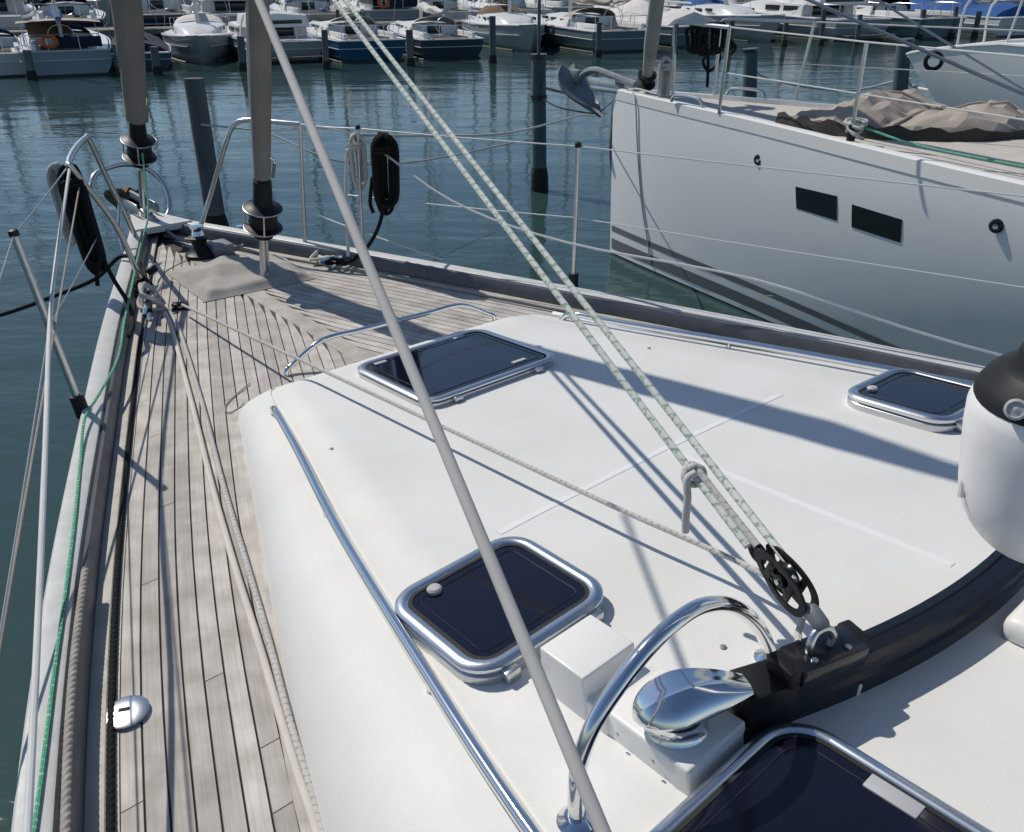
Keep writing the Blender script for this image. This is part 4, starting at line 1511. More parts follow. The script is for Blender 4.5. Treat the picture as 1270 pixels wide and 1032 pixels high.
# boot stripes
def ostripe(z0, z1, d0, d1, name_='boot_stripe', mt_='greystrip'):
    m_ = MB()
    for side in (-1, 1):
        rows_ = []
        n_ = 26
        for i in range(n_ + 1):
            d = d0 + (d1 - d0) * (i / n_) ** 1.6
            rows_.append([O(side * (ohull(d, z, side) + 0.004), d + (OZ - z) * 0.035, z) for z in (z1, (z0 + z1) / 2, z0)])
        m_.grid(rows_, flip=side < 0)
    return obj(name_, m_, M[mt_], oy)


ostripe(0.26, 0.32, 0.03, 13)
ostripe(0.07, 0.18, 0.03, 13)


# deck and toe rail
m = MB()
m.grid([[O(-ohb(d) + 0.05, d, OZ + 0.012), O(0, d, OZ + 0.05), O(ohb(d) - 0.05, d, OZ + 0.012)] for d in ds_ if d >= 0.15], flip=True)
odeck = obj('deck', m, M['otherdeck'], oy)
for side in (-1, 1):
    m = MB()
    rows_ = []
    for d in ds_:
        h = max(ohb(d), 0.03)
        rows_.append([O(side * (h + 0.004), d, OZ - 0.05), O(side * (h + 0.004), d, OZ + 0.04), O(side * (h - 0.01), d, OZ + 0.05), O(side * max(h - 0.075, 0), d, OZ + 0.05), O(side * max(h - 0.085, 0), d, OZ)])
    m.grid(rows_, flip=side < 0)
    obj('toe_rail', m, M['gelcoat'], oy)


def ohit(px, py, side=-1):                     # pixel -> (d, z) on the port topsides
    best = None
    d_lo, d_hi = 0.2, 9.0
    r_ = ray(px, py)
    for i in range(900):
        d = d_lo + (d_hi - d_lo) * i / 899
        # plane through this station: yacht-frame v const
        vv = OB.y - d
        a0, a1 = bs(CAM), bs(CAM + r_)
        t = (vv - a0.y) / (a1.y - a0.y)
        if t <= 0:
            continue
        p = a0 + (a1 - a0) * t
        if p.z < -0.2 or p.z > OZ:
            continue
        e = abs((OB.x - p.x) - ohull(d, p.z, -1))
        if best is None or e < best[0]:
            best = (e, d, p.z)
    return best[1], best[2]


def osurf(d, z, lift=0.0):
    return O(-(ohull(d, z, -1) + lift), d + (OZ - z) * 0.035, z)


for quad in (((985, 231), (1036, 243), (1035, 273), (985, 258)), ((1055, 253), (1117, 272), (1114, 300), (1053, 281))):
    dz = [ohit(*q) for q in quad]
    cd = sum(q[0] for q in dz) / 4
    cz = sum(q[1] for q in dz) / 4
    m = MB()
    N_ = 6
    rows_ = []
    for i in range(N_ + 1):
        s_ = i / N_
        top_ = (dz[0][0] * (1 - s_) + dz[1][0] * s_, dz[0][1] * (1 - s_) + dz[1][1] * s_)
        bot_ = (dz[3][0] * (1 - s_) + dz[2][0] * s_, dz[3][1] * (1 - s_) + dz[2][1] * s_)
        rows_.append([osurf(*top_, -0.02), osurf(*top_, 0.004), osurf((top_[0] + bot_[0]) / 2, (top_[1] + bot_[1]) / 2, 0.005), osurf(*bot_, 0.004), osurf(*bot_, -0.02)])
    m.grid(rows_, flip=True, caps=True)
    wn = obj('hull_window', m, M['darkglass'], oy)
for q in ((940, 198), (1234, 280)):
    d, z = ohit(*q)
    p = osurf(d, z, 0.0)
    nrm = (osurf(d, z, 1.0) - p).normalized()
    f_ = frame(p, V((0, 0, 1)), nrm.cross(V((0, 0, 1))), nrm)
    th = obj('skin_fitting', MB().lathe([(0, -0.01), (0.042, -0.01), (0.042, 0.006), (0.030, 0.012), (0.018, 0.008), (0.0, 0.0)], 18, f_), M['black'], oy)
    obj('outlet', MB().lathe([(0.010, 0.009), (0.016, 0.011), (0.016, 0.016), (0.010, 0.014)], 14, f_), M['steel'], th)

# bow roller with a galvanised anchor
an = thing('anchor', 'grey galvanised anchor on the bow roller of the large white yacht', 'anchor', O(0, -0.2, 1.5))
f_ = frame(O(0, -0.05, OZ + 0.06), B(1, 0, 0) - B(0, 0, 0), B(0, 1, 0) - B(0, 0, 0))
obj('shank', MB().tube(smooth([f_ @ V(q) for q in ((0, -0.30, 0.04), (0, 0.05, 0.10), (0, 0.26, 0.13), (0, 0.42, 0.09), (0, 0.52, 0.0))], 5), [0.036] * 21, 8), M['galv'], an)
m = MB()
rows_ = []
fp = smooth([(0, 0.60, 0.06), (0, 0.56, -0.04), (0, 0.47, -0.15), (0, 0.34, -0.25), (0, 0.16, -0.33)], 4)
for i, q in enumerate(fp):
    t = i / (len(fp) - 1)
    w_ = 0.05 + 0.17 * math.sin(math.pi * min(1, 0.05 + 0.88 * t)) ** 0.8 - 0.04 * t
    n_ = V((0, -0.75, 0.5))
    rows_.append([f_ @ V((x * w_, q.y + 0.10 * (abs(x)) ** 1.5, q.z + 0.09 * abs(x) ** 1.5)) for x in (-1, -0.6, -0.2, 0.2, 0.6, 1)]
                 + [f_ @ V((x * w_, q.y + 0.10 * (abs(x)) ** 1.5 - 0.02, q.z + 0.09 * abs(x) ** 1.5 + 0.018)) for x in (1, 0.6, 0.2, -0.2, -0.6, -1)])
m.grid(rows_, closed=True, caps=True)
obj('fluke', m, M['galv'], an)
obj('crown', MB().box((0, 0.55, 0.05), (0.09, 0.14, 0.14), f_, 0.03), M['galv'], an)
rl = obj('bow_roller', MB().box((0, 0.06, -0.03), (0.16, 0.40, 0.05), f_, 0.01), M['steel'], oy)
for sx in (-0.07, 0.07):
    obj('cheek', MB().box((sx, 0.1, 0.02), (0.012, 0.38, 0.11), f_, 0.004), M['steel'], rl)
obj('bobstay_plate', MB().tube([O(0, -0.01, 1.55), O(0, -0.03, 1.1), O(0, 0.0, 0.75)], [0.035, 0.03, 0.01], 8), M['galv'], oy)

# its furled forestay, pulpit, stanchions and wires
fs0 = O(0, 0.38, OZ + 0.06)
fs1 = aty(816, -10, fs0.y - 0.55)
fh = fs0 + (fs1 - fs0) * 12
fz = thing('furled_headsail', 'grey furled headsail on the forestay of the large white yacht', 'furled sail', fs0)
obj('sail', MB().tube([fs0 + (fs1 - fs0) * (0.12 + 11.5 * k / 30) for k in range(31)], [0.045] + [0.068] * 30, 14), M['cover'], fz)
obj('stay', MB().tube([fs0, fs0 + (fs1 - fs0) * 0.2], 0.016, 8), M['steel'], fz)
obj('drum', MB().lathe([(0, 0), (0.09, 0), (0.09, 0.02), (0.05, 0.03), (0.05, 0.09), (0.09, 0.10), (0.09, 0.12), (0, 0.12)], 18,
                       frame(fs0 + (fs1 - fs0) * 0.06, (fs1 - fs0).orthogonal(), (fs1 - fs0).cross((fs1 - fs0).orthogonal()), fs1 - fs0)), M['plastic'], fz)
PZ = OZ + 0.70
for side in (-1, 1):
    pts = [O(side * 0.30, 0.98, OZ + 0.04), O(side * 0.31, 0.97, OZ + 0.4), O(side * 0.325, 0.96, PZ - 0.05), O(side * 0.345, 1.02, PZ), O(side * 0.45, 1.3, PZ), O(side * 0.60, 1.75, PZ)]
    pr_ = obj('pulpit', MB().tube(smooth(pts, 5), 0.016, 8), M['steel'], oy)
    obj('leg', MB().tube([O(side * 0.55, 1.7, OZ + 0.04), O(side * 0.60, 1.75, PZ)], 0.014, 8), M['steel'], pr_)
    tops = [O(side * 0.60, 1.75, PZ)]
    mids = [O(side * 0.57, 1.72, OZ + 0.36)]
    for d in ((3.6 if side > 0 else 3.12), 5.6, 8.0):
        h = ohb(d) - 0.06
        st = obj('stanchion', MB().tube([O(side * h, d, OZ + 0.04), O(side * (h + 0.02), d, PZ - 0.02)], 0.0145, 8), M['steel'], oy)
        obj('socket', MB().tube([O(side * h, d, OZ + 0.03), O(side * h, d, OZ + 0.16)], 0.03, 8), M['plastic'], st)
        tops.append(O(side * (h + 0.02), d, PZ - 0.02))
        mids.append(O(side * (h + 0.01), d, OZ + 0.36))
    obj('guard_wire', MB().tube(tops, 0.006, 6), M['wire'], oy)
    obj('guard_wire', MB().tube(mids, 0.005, 6), M['wire'], oy)
# deck hatch, coachroof and mast further aft, cabin window glimpsed on deck
f_ = frame(O(0.15, 5.35, OZ + 0.03), B(1, 0, 0) - B(0, 0, 0), B(0, 1, 0) - B(0, 0, 0))
oh = obj('hatch', MB().box((0, 0, 0.03), (0.62, 0.62, 0.06), f_, 0.02), M['alu'], oy)
obj('pane', MB().box((0, 0, 0.063), (0.54, 0.54, 0.008), f_, 0.003), M['glass'], oh)
m = MB()
rows_ = []
for i in range(12):
    d = 6.6 + 5.0 * i / 11
    k = min(1, i / 3)
    zt = OZ + 0.05 + 0.36 * k ** 0.7
    w_ = 0.75 + 0.45 * min(1, i / 5)
    rows_.append([O(-w_ - 0.12, d, OZ), O(-w_, d, zt - 0.04), O(-w_ * 0.85, d, zt), O(0, d, zt + 0.03), O(w_ * 0.85, d, zt), O(w_, d, zt - 0.04), O(w_ + 0.12, d, OZ)])
m.grid(rows_, flip=True, caps=True)
obj('coachroof', m, M['gelcoat'], oy)
obj('mast', MB().tube([O(0, 6.9, OZ), O(0, 7.2, 19)], 0.10, 14), M['mast'], oy)
for sx in (-1, 1):
    obj('shroud', MB().tube([O(sx * 1.5, 7.2, OZ), O(sx * 0.05, 7.15, 17)], 0.006, 6), M['bluewire'], oy)
cl = MB()
for sx in (-1, 1):
    obj('cleat', MB().tube(smooth([O(sx * 0.40, 1.05, OZ + 0.06), O(sx * 0.40, 1.1, OZ + 0.11), O(sx * 0.42, 1.25, OZ + 0.12), O(sx * 0.45, 1.4, OZ + 0.11), O(sx * 0.45, 1.45, OZ + 0.06)], 4), 0.016, 8), M['steel'], oy)

# tan cover over a deflated dinghy on its foredeck
tc0, tc1 = at(966, 158, OZ + 0.05), at(1236, 158, OZ + 0.05)
def tarp():
    t_ = thing('tarpaulin', 'tan tarpaulin bundled over gear on the foredeck of the large white yacht', 'tarpaulin', O(0.1, 3.2, OZ + 0.03))
    random.seed(77)
    NX, NY = 26, 15
    rows_ = []
    for i in range(NX + 1):
        s = i / NX
        d = 2.3 + 1.55 * s
        wid = (0.20 + 0.44 * math.sin(math.pi * min(1, 0.10 + 0.80 * s)) ** 0.8) * min(1, 0.35 + (1 - s) / 0.12)
        cx = -0.22 + 0.50 * s
        hgt = (0.07 + 0.17 * max(0, 1 - abs(s - 0.36) / 0.20) + 0.11 * max(0, 1 - abs(s - 0.78) / 0.26)) * min(1, s / 0.10) ** 0.6 * min(1, (1 - s) / 0.08) ** 0.6
        row = []
        for j in range(NY + 1):
            q = -1 + 2 * j / NY
            prof_ = 1 - abs(q) ** 4.5
            fold = 0.075 * (0.30 - abs(noise.noise(V((s * 7 + q * 2.0, q * 2.4, 3.3))))) + 0.045 * (0.25 - abs(noise.noise(V((s * 15 - q * 3, q * 4, 1.3)))))
            z = OZ + 0.05 + hgt * prof_ + fold * prof_ + random.uniform(-0.012, 0.012) * prof_
            x = cx + wid * q + 0.05 * noise.noise(V((s * 6, q, 8.0)))
            row.append(O(x, d + random.uniform(-0.02, 0.02), max(z, OZ + 0.045)))
        rows_.append(row)
    o_ = obj('cover', MB().grid(rows_, flip=True), M['tarp'], t_, angle=17)
    sb_ = o_.modifiers.new('soften', 'SUBSURF')
    sb_.subdivision_type = 'SIMPLE'
    sb_.levels = sb_.render_levels = 1
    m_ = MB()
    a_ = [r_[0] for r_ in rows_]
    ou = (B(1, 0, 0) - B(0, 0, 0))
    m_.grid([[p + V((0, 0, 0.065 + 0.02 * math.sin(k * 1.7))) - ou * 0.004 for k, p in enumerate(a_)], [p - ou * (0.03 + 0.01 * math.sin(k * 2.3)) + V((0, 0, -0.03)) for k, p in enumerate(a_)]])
    obj('shaded_side', m_, M['tarpshade'], t_)  # shade on the tarp's near side, put into a dark strip
    st_ = []
    for j in range(NY + 1):
        st_.append(rows_[15][j] + V((0, 0, 0.012)))
    obj('strap', MB().tube(st_, 0.009, 6), M['tanrope'], t_)
    st_ = [r_[9] + V((0, 0, 0.012)) for r_ in rows_[8:24]]
    obj('strap', MB().tube(st_, 0.008, 6), M['tanrope'], t_)


tarp()
# ropes on that yacht
rope('mooring_line', [O(-0.25, 0.75, OZ + 0.08), O(-0.10, 0.25, OZ + 0.06), aty(740, 142, 9.3), s2t.lerp(O(0, 0.1, OZ), 0.72) - V((0, 0, 0.13)), s2t.lerp(O(0, 0.1, OZ), 0.4) - V((0, 0, 0.16)), s2t.lerp(O(0, 0.1, OZ), 0.15) - V((0, 0, 0.09)), s2t - V((0, 0, 0.03))], 0.008, 'greyrope',
     'pale line stretched from the large yacht bow to the starboard stanchion', 'rope', 5, 8)
rope('hanging_line', [O(-0.16, 0.35, OZ + 0.07), osurf(0.45, 1.62, 0.015), osurf(0.50, 1.2, 0.01), osurf(0.58, 0.7, 0.01), osurf(0.68, 0.32, 0.012), osurf(0.72, 0.10, 0.012)], 0.008, 'greyrope',
     'grey line hanging down the bow of the large white yacht', 'rope', 5, 8)
rope('green_line', [O(-0.90, 3.1, OZ + 0.16), O(-0.95, 3.6, OZ + 0.09), O(-1.08, 4.3, OZ + 0.08), O(-1.22, 5.2, OZ + 0.08), O(-1.6, 7, OZ + 0.08)], 0.008, 'greenrope',
     'green line led aft along the side deck of the large white yacht', 'rope', 5, 8)
heap('rope_heap', 'pale rope and blocks heaped at the stanchion foot of the large white yacht', O(-0.90, 3.12, OZ + 0.05), 0.11, 14, 0.012, 'fleckrope', 33, 0.12)
heap('rope_heap', 'pale rope coiled on the side deck edge of the large white yacht', O(-1.35, 4.75, OZ + 0.05), 0.17, 18, 0.012, 'creamrope', 35, 0.10)
coil('rope_coil', 'grey rope coil on the pulpit leg of the large white yacht', aty(826, 72, O(-0.1, 0.8, 0).y), (0, 0, -1), 0.10, 0.36, 7, 0.016, 'greyrope', 21, wraps=2)
coil('rope_coil', 'black bundle of rope hanging on the far guard wire of the large white yacht', aty(880, 30, O(0.6, 1.9, 0).y), (0.02, 0, -1), 0.22, 0.24, 9, 0.016, 'blackrope', 23, wraps=0, jit=1.1,
     tails=([aty(885, 60, 9.2), aty(872, 75, 9.2), aty(880, 88, 9.2), aty(893, 72, 9.2), aty(880, 60, 9.2), aty(878, 90, 9.2), aty(877, 108, 9.2)],
            [aty(900, 45, 9.2), aty(912, 58, 9.2), aty(906, 68, 9.2)]))

# ================================================================== third boat: flared white bow beyond
tb = thing('moored_yacht', 'white boat with a flared bow behind the tan tarpaulin', 'yacht', aty(1190, 100, 12.5) * 1.0)
T0 = bs(aty(1126, 68, 13.2))


def T(x, d, z):
    return B(T0.x + x, T0.y - d, z)


thb = curve([(0, 0.03), (0.3, 0.22), (0.8, 0.50), (1.6, 0.88), (2.8, 1.25), (4.5, 1.55), (7, 1.6), (9.5, 1.4)])
tz = T0.z
tds = [0, 0.08, 0.2, 0.4, 0.7, 1.1, 1.6, 2.2, 3, 4, 5.5, 7.5, 9.5]
m = MB()
for side in (-1, 1):
    rows_ = []
    for d in tds:
        row = []
        shz = tz + 0.26 * min(1, d / 1.5) ** 0.8
        for k in range(9):
            t = k / 8
            z = shz - t * (shz + 0.25)
            f = 1 - 0.62 * t ** 1.5
            dd_ = max(0, d + 2.3 * t ** 1.15 * max(0, 1 - d / 4.0))
            row.append(T(side * max(0.0, thb(d) * f), dd_, z))
        rows_.append(row)
    m.grid(rows_, flip=side < 0)
obj('hull', m, M['hullwhite'], tb, angle=50)
m = MB()
m.grid([[T(-thb(d) + 0.02, d, tz + 0.26 * min(1, d / 1.5) ** 0.8 - 0.03), T(0, d, tz + 0.26 * min(1, d / 1.5) ** 0.8), T(thb(d) - 0.02, d, tz + 0.26 * min(1, d / 1.5) ** 0.8 - 0.03)] for d in tds], flip=True)
obj('deck', m, M['gelcoat'], tb)
for side in (-1, 1):
    pts = [T(side * max(0.03, thb(d)), d, tz + 0.26 * min(1, d / 1.5) ** 0.8 + 0.012) for d in tds]
    obj('rub_rail', MB().tube(pts, 0.02, 6), M['gelcoat'], tb)
    pr_ = obj('rail', MB().tube(smooth([T(side * 0.40, 0.85, tz + 0.1), T(side * 0.42, 0.9, tz + 0.75), T(side * 0.8, 1.7, tz + 0.85), T(side * 1.3, 3.4, tz + 0.85)], 5), 0.016, 8), M['gelcoat'], tb)
    obj('post', MB().tube([T(side * 0.78, 1.6, tz + 0.1), T(side * 0.8, 1.7, tz + 0.85)], 0.014, 8), M['gelcoat'], pr_)
    obj('post', MB().tube([T(side * 1.15, 2.8, tz + 0.1), T(side * 1.17, 2.85, tz + 0.85)], 0.014, 8), M['gelcoat'], pr_)
# black mooring eye on the bow
p = aty(1158, 76, 12.25)
f_ = frame(p, V((0, 0, 1)), V((1, 0, 0)), (CAM - p).normalized())
m = MB()
m.tube([f_ @ V((0.10 * math.cos(2 * math.pi * k / 20), 0.10 * math.sin(2 * math.pi * k / 20), 0.06)) for k in range(20)], 0.028, 8, closed=True)
obj('hawse_ring', m, M['plastic'], tb)
rope('hanging_line', [aty(1249, 46, 12.2), aty(1247, 80, 12.15), aty(1243, 128, 12.1)], 0.010, 'blackrope', 'dark line hanging down the flared white bow', 'rope', 4, 6)
# shrouds / lines crossing in front of the flared bow
rope('rigging_wire', [O(-0.35, 0.9, 9.0) * 0 + aty(985, -8, 6.0), aty(1280, 122, 5.2)], 0.011, 'bluewire', 'long grey wire slanting down in front of the flared white bow', 'rigging wire', 1, 8)
rope('rigging_wire', [aty(1075, -8, 6.6), aty(1280, 118, 5.9)], 0.008, 'bluewire', 'thinner grey wire slanting beside the long wire towards the flared bow', 'rigging wire', 1, 8)

# ================================================================== mooring piles
def pile(base, top, r, mt, label, rod=None, group=None, weed=0.32, cap=True):
    base, top = V(base), V(top)
    t_ = thing('mooring_pile', label, 'mooring pile', base, group)
    d = (top - base)
    n_ = 14
    pts_ = [base - d.normalized() * 1.2] + [base + d * (k / n_) for k in range(n_ + 1)]
    rr = [r * 1.03] * 2 + [r * (1.02 - 0.07 * k / n_ + 0.025 * noise.noise(V((k * 0.9, base.x, base.y)))) for k in range(1, n_ + 1)]
    obj('shaft', MB().tube(pts_, rr, 18), M[mt], t_)
    wd = d.normalized() * weed
    obj('weed_band', MB().tube([base - d.normalized() * 1.1, base, base + wd * 0.6, base + wd], [r * 1.25, r * 1.28, r * 1.22, r * 1.05], 16, prof=lambda a, s: 1 + 0.05 * math.sin(5 * a + s * 20)), M['weed'], t_)
    if cap:
        obj('cap', MB().tube([top, top + d.normalized() * 0.05], r * 1.12, 18), M['black'], t_)
    for h in (0.72,) if rod is not None else ():
        q = base + d * h
        obj('band', MB().tube([q - d.normalized() * 0.03, q + d.normalized() * 0.03], r * 1.12, 16), M['black'], t_)
    if rod:
        obj('rod', MB().tube([top, top + V((0, 0, rod))], r * 0.22, 8), M['pile'], t_)
    return t_


pb = at(669, 236, 0)
pile(pb, aty(668, 72, pb.y), 0.100, 'pile', 'steel mooring pile topped by a thin rod off the large white yacht', rod=2.2)
pl = at(272, 300, 0)
pile(pl, aty(240, 97, pl.y + 0.05), 0.108, 'wood', 'leaning weathered wooden pile beside the bow of the yacht', cap=False)
pb2 = at(928, 178, 0)
pile(pb2, aty(931, 64, pb2.y), 0.125, 'pile', 'pale-topped pile behind the foredeck of the large white yacht')
pb3 = at(1110, 172, 0)
pile(pb3, aty(1122, 52, pb3.y), 0.135, 'pile', 'dark pile standing at the tip of the flared white bow')
# chain and lines from the steel pile to the anchor
rope('mooring_chain', [aty(672, 108, pb.y - 0.1), aty(695, 114, pb.y - 1.0), aty(712, 117, 9.6)], 0.013, 'blackrope', 'dark chain from the steel pile to the galvanised anchor', 'chain', 3, 8,
     prof=lambda a, s: 0.8 + 0.5 * abs(math.sin(s * 40)))
rope('mooring_chain', [aty(672, 122, pb.y - 0.1), aty(690, 132, pb.y - 0.8), aty(715, 138, 10.0), aty(745, 142, 9.25)], 0.009, 'blackrope', 'slack dark line below the chain by the steel pile', 'rope', 5, 8)
rope('mooring_line', [pl + V((0.05, -0.1, 1.3)), aty(330, 165, 9.2), aty(420, 200, 8.9), aty(520, 200, 9.8), aty(640, 176, 11.5), aty(666, 172, pb.y)], 0.010, 'greyrope',
     'thin line strung between the leaning pile and the steel pile', 'rope', 5, 8)
rope('mooring_line', [pb3 + V((0, 0, 1.0)), aty(1135, 108, 16.0), aty(1160, 112, 14.5), aty(1190, 106, 13.0)], 0.022, 'creamrope', 'pale line with a bight from the dark pile to the flared bow', 'rope', 5, 8)
rope('mooring_line', [pb3 + V((0, 0, 1.05)), aty(1060, 112, 16.4), aty(1000, 108, 15.6), aty(950, 96, 15.8), aty(934, 86, pb2.y)], 0.018, 'greyrope', 'sagging line strung between the pale-topped pile and the dark pile', 'rope', 5, 8)

# ================================================================== boats across the fairway
def far_hull(L, bm_, fb, fbow):
    m_ = MB()
    hbf = lambda y: bm_ / 2 * (0.86 + 0.14 * math.sin(math.pi * min(1, y / L * 1.0))) * (1 - max(0, (y / L - 0.35) / 0.65) ** 2.2)
    shf = lambda y: fb + (fbow - fb) * (y / L) ** 1.6
    st = [0, 0.08, 0.2, 0.35, 0.5, 0.65, 0.78, 0.88, 0.95, 1.0]
    prof_ = ((1.0, 1.0), (1.01, 0.7), (0.97, 0.35), (0.86, 0.06), (0.55, -0.22))
    rows_ = []
    for s in st:
        y = s * L
        h = max(0.02, hbf(y))
        z = shf(y)
        left = [V((-h * f, y - (0.9 * s ** 3) * (1 - t) * 0.9 + 0.0 + (0.22 * (1 - s) ** 8) * (1 - t), z * t)) for f, t in prof_]
        rows_.append(left + [V((-p.x, p.y, p.z)) for p in left[::-1]])
    m_.grid(rows_, flip=True, caps=True)
    return m_, hbf, shf


def far_proto(kind):
    """one far boat in its own frame, stern at the origin and bow along +y; returns its parts"""
    P = []
    L, bm_, fb, fbow = {'sloop': (9.2, 3.0, 0.95, 1.25), 'ketch': (10.5, 3.3, 1.05, 1.5), 'cruiser': (9.0, 3.1, 0.95, 1.35), 'launch': (8.0, 2.8, 0.9, 1.15)}[kind]
    hull, hbf, shf = far_hull(L, bm_, fb, fbow)
    P.append(('hull', hull, 'HULL'))
    m_ = MB()
    m_.grid([[V((-hbf(y) + 0.05, y + 0.02, shf(y) + 0.015)), V((0, y + 0.02, shf(y) + 0.05)), V((hbf(y) - 0.05, y + 0.02, shf(y) + 0.015))] for y in [L * k / 12 for k in range(13)]])
    P.append(('deck', m_, 'gelcoat'))
    # rub strip and stripe along the topsides and transom
    for nm, f, t, r_, mt_ in (('rub_strip', 1.012, 0.985, 0.03, 'gelcoat'), ('stripe', 1.012, 0.62, 0.016, 'gelcoat')):
        pts_ = [V((-hbf(y) * f, y - 0.02 + (0.22 * (1 - y / L) ** 8) * (1 - t), shf(y) * t)) for y in [L * 0.9 * (1 - k / 10) for k in range(11)]]
        pts_ += [V((-p.x, p.y, p.z)) for p in pts_[::-1]]
        P.append((nm, MB().tube(pts_, r_, 6), mt_))
    # antifouling band
    m_ = MB()
    pts_ = [V((-hbf(y) * 0.93, y - 0.02 + 0.2 * (1 - y / L) ** 8, 0.0)) for y in [L * 0.85 * (1 - k / 8) for k in range(9)]]
    pts_ += [V((-p.x, p.y, p.z)) for p in pts_[::-1]]
    P.append(('boot_top', MB().tube(pts_, 0.075, 6), 'antifoul'))
    if kind in ('sloop', 'ketch'):
        # cockpit coamings, cabin trunk, windows
        for sx in (-1, 1):
            P.append(('coaming', MB().box((sx * 0.95, 1.35, fb + 0.14), (0.16, 2.3, 0.26), None, 0.04), 'gelcoat'))
        P.append(('cockpit_well', MB().box((0, 1.3, fb + 0.03), (1.5, 2.2, 0.08), None, 0.01), 'caulk'))
        m_ = MB()
        rows_ = []
        for y, w_, z in ((2.6, 1.05, 0.42), (2.7, 1.05, 0.46), (4.0, 0.98, 0.44), (5.4, 0.78, 0.36), (6.2, 0.5, 0.16), (6.4, 0.4, 0.02)):
            b_ = shf(y)
            rows_.append([V((-w_ - 0.1, y, b_)), V((-w_, y, b_ + z * 0.85)), V((-w_ * 0.8, y, b_ + z)), V((0, y, b_ + z + 0.06)), V((w_ * 0.8, y, b_ + z)), V((w_, y, b_ + z * 0.85)), V((w_ + 0.1, y, b_))])
        m_.grid(rows_, caps=True)
        P.append(('cabin', m_, 'gelcoat'))
        for sx in (-1, 1):
            for y in (3.1, 4.1, 5.0):
                P.append(('window', MB().box((sx * (1.055 - 0.035 * (y - 2.6)), y, shf(y) + 0.24), (0.04, 0.6, 0.15), None, 0.015), 'darkglass'))
        P.append(('companionway', MB().box((0.0, 2.59, fb + 0.26), (0.6, 0.04, 0.34), None, 0.01), 'darkglass'))
        # sprayhood
        m_ = MB()
        rows_ = []
        for k in range(7):
            t = k / 6
            y = 2.45 + 1.0 * t
            hh = 0.42 * math.cos(t * 1.35) ** 0.7 + 0.22
            rows_.append([V((1.02 * math.cos(a), y, fb + 0.25 + hh * max(0, math.sin(a)) ** 0.6)) for a in [math.pi * j / 10 for j in range(11)]])
        m_.grid(rows_, flip=True)
        P.append(('sprayhood', m_, 'CLOTH'))
        my = 4.6
        P.append(('mast', MB().tube([V((0, my, fbow - 0.1)), V((0, my - 0.1, 12.5))], 0.075, 10), 'MAST'))
        P.append(('boom', MB().tube([V((0, my - 0.1, fb + 1.12)), V((0, 0.9, fb + 1.02))], 0.055, 8), 'MAST'))
        pts_ = [V((0, my - 0.15 - 3.4 * k / 8, fb + 1.26 - 0.012 * k + 0.05 * math.sin(k * 1.7))) for k in range(9)]
        P.append(('sail_cover', MB().tube(pts_, [0.20, 0.21, 0.18, 0.17, 0.16, 0.15, 0.14, 0.12, 0.07], 10, prof=lambda a, s: 1 + 0.12 * math.sin(2 * a + s * 3)), 'CLOTH'))
        P.append(('pushpit', MB().tube(smooth([V((-1.2, 1.6, fb)), V((-1.22, 1.55, fb + 0.6)), V((-1.15, 0.25, fb + 0.62)), V((-0.6, 0.12, fb + 0.62)), V((0.6, 0.12, fb + 0.62)), V((1.15, 0.25, fb + 0.62)),
                                                V((1.22, 1.55, fb + 0.6)), V((1.2, 1.6, fb))], 3), 0.016, 6), 'steel'))
        for sx in (-1, 1):
            P.append(('post', MB().tube([V((sx * 1.1, 0.22, fb)), V((sx * 1.12, 0.25, fb + 0.62))], 0.014, 6), 'steel'))
            P.append(('post', MB().tube([V((sx * 0.5, 0.1, fb)), V((sx * 0.5, 0.12, fb + 0.62))], 0.014, 6), 'steel'))
            P.append(('shroud', MB().tube([V((sx * 1.35, my - 0.2, fb + 0.1)), V((0, my - 0.05, 11.8))], 0.008, 5), 'bluewire'))
        P.append(('backstay', MB().tube([V((0.0, 0.1, fb)), V((0, my - 0.1, 12.4))], 0.008, 5), 'bluewire'))
        P.append(('wheel', MB().tube([V((0.42 * math.cos(a), 0.85, fb + 0.55 + 0.42 * math.sin(a))) for a in [2 * math.pi * k / 20 for k in range(20)]], 0.014, 6, closed=True), 'steel'))
        if kind == 'ketch':
            # wheelhouse awning, weather cloths and lifebuoy
            m_ = MB()
            m_.grid([[V((x, y, fb + 1.05 + 0.10 * math.cos(x * 1.2) + 0.02 * math.sin(y * 4))) for x in (-1.35, -0.9, -0.45, 0, 0.45, 0.9, 1.35)] for y in (0.3, 1.0, 1.8, 2.6)])
            m_.grid([[V((x, y, fb + 1.03 + 0.10 * math.cos(x * 1.2) + 0.02 * math.sin(y * 4))) for x in (-1.35, -0.9, -0.45, 0, 0.45, 0.9, 1.35)] for y in (0.3, 1.0, 1.8, 2.6)], flip=True)
            P.append(('awning', m_, 'beige'))
            P.append(('curtain', MB().box((-0.35, 1.6, fb + 0.72), (1.4, 0.05, 0.55), None, 0.02), 'brown'))
            P.append(('weather_cloth', MB().box((0.55, 0.13, fb + 0.32), (1.35, 0.03, 0.42), None, 0.012), 'navy'))
            m_ = MB()
            m_.tube([V((-0.42 + 0.22 * math.cos(a), 0.05, fb + 0.36 + 0.22 * math.sin(a))) for a in [2 * math.pi * k / 20 for k in range(20)]], 0.065, 8, closed=True)
            P.append(('lifebuoy', m_, 'orange'))
            P.append(('mizzen_mast', MB().tube([V((0, 1.15, fb)), V((0, 1.1, 8.5))], 0.06, 8), 'MAST'))
    elif kind == 'cruiser':
        m_ = MB()
        rows_ = []
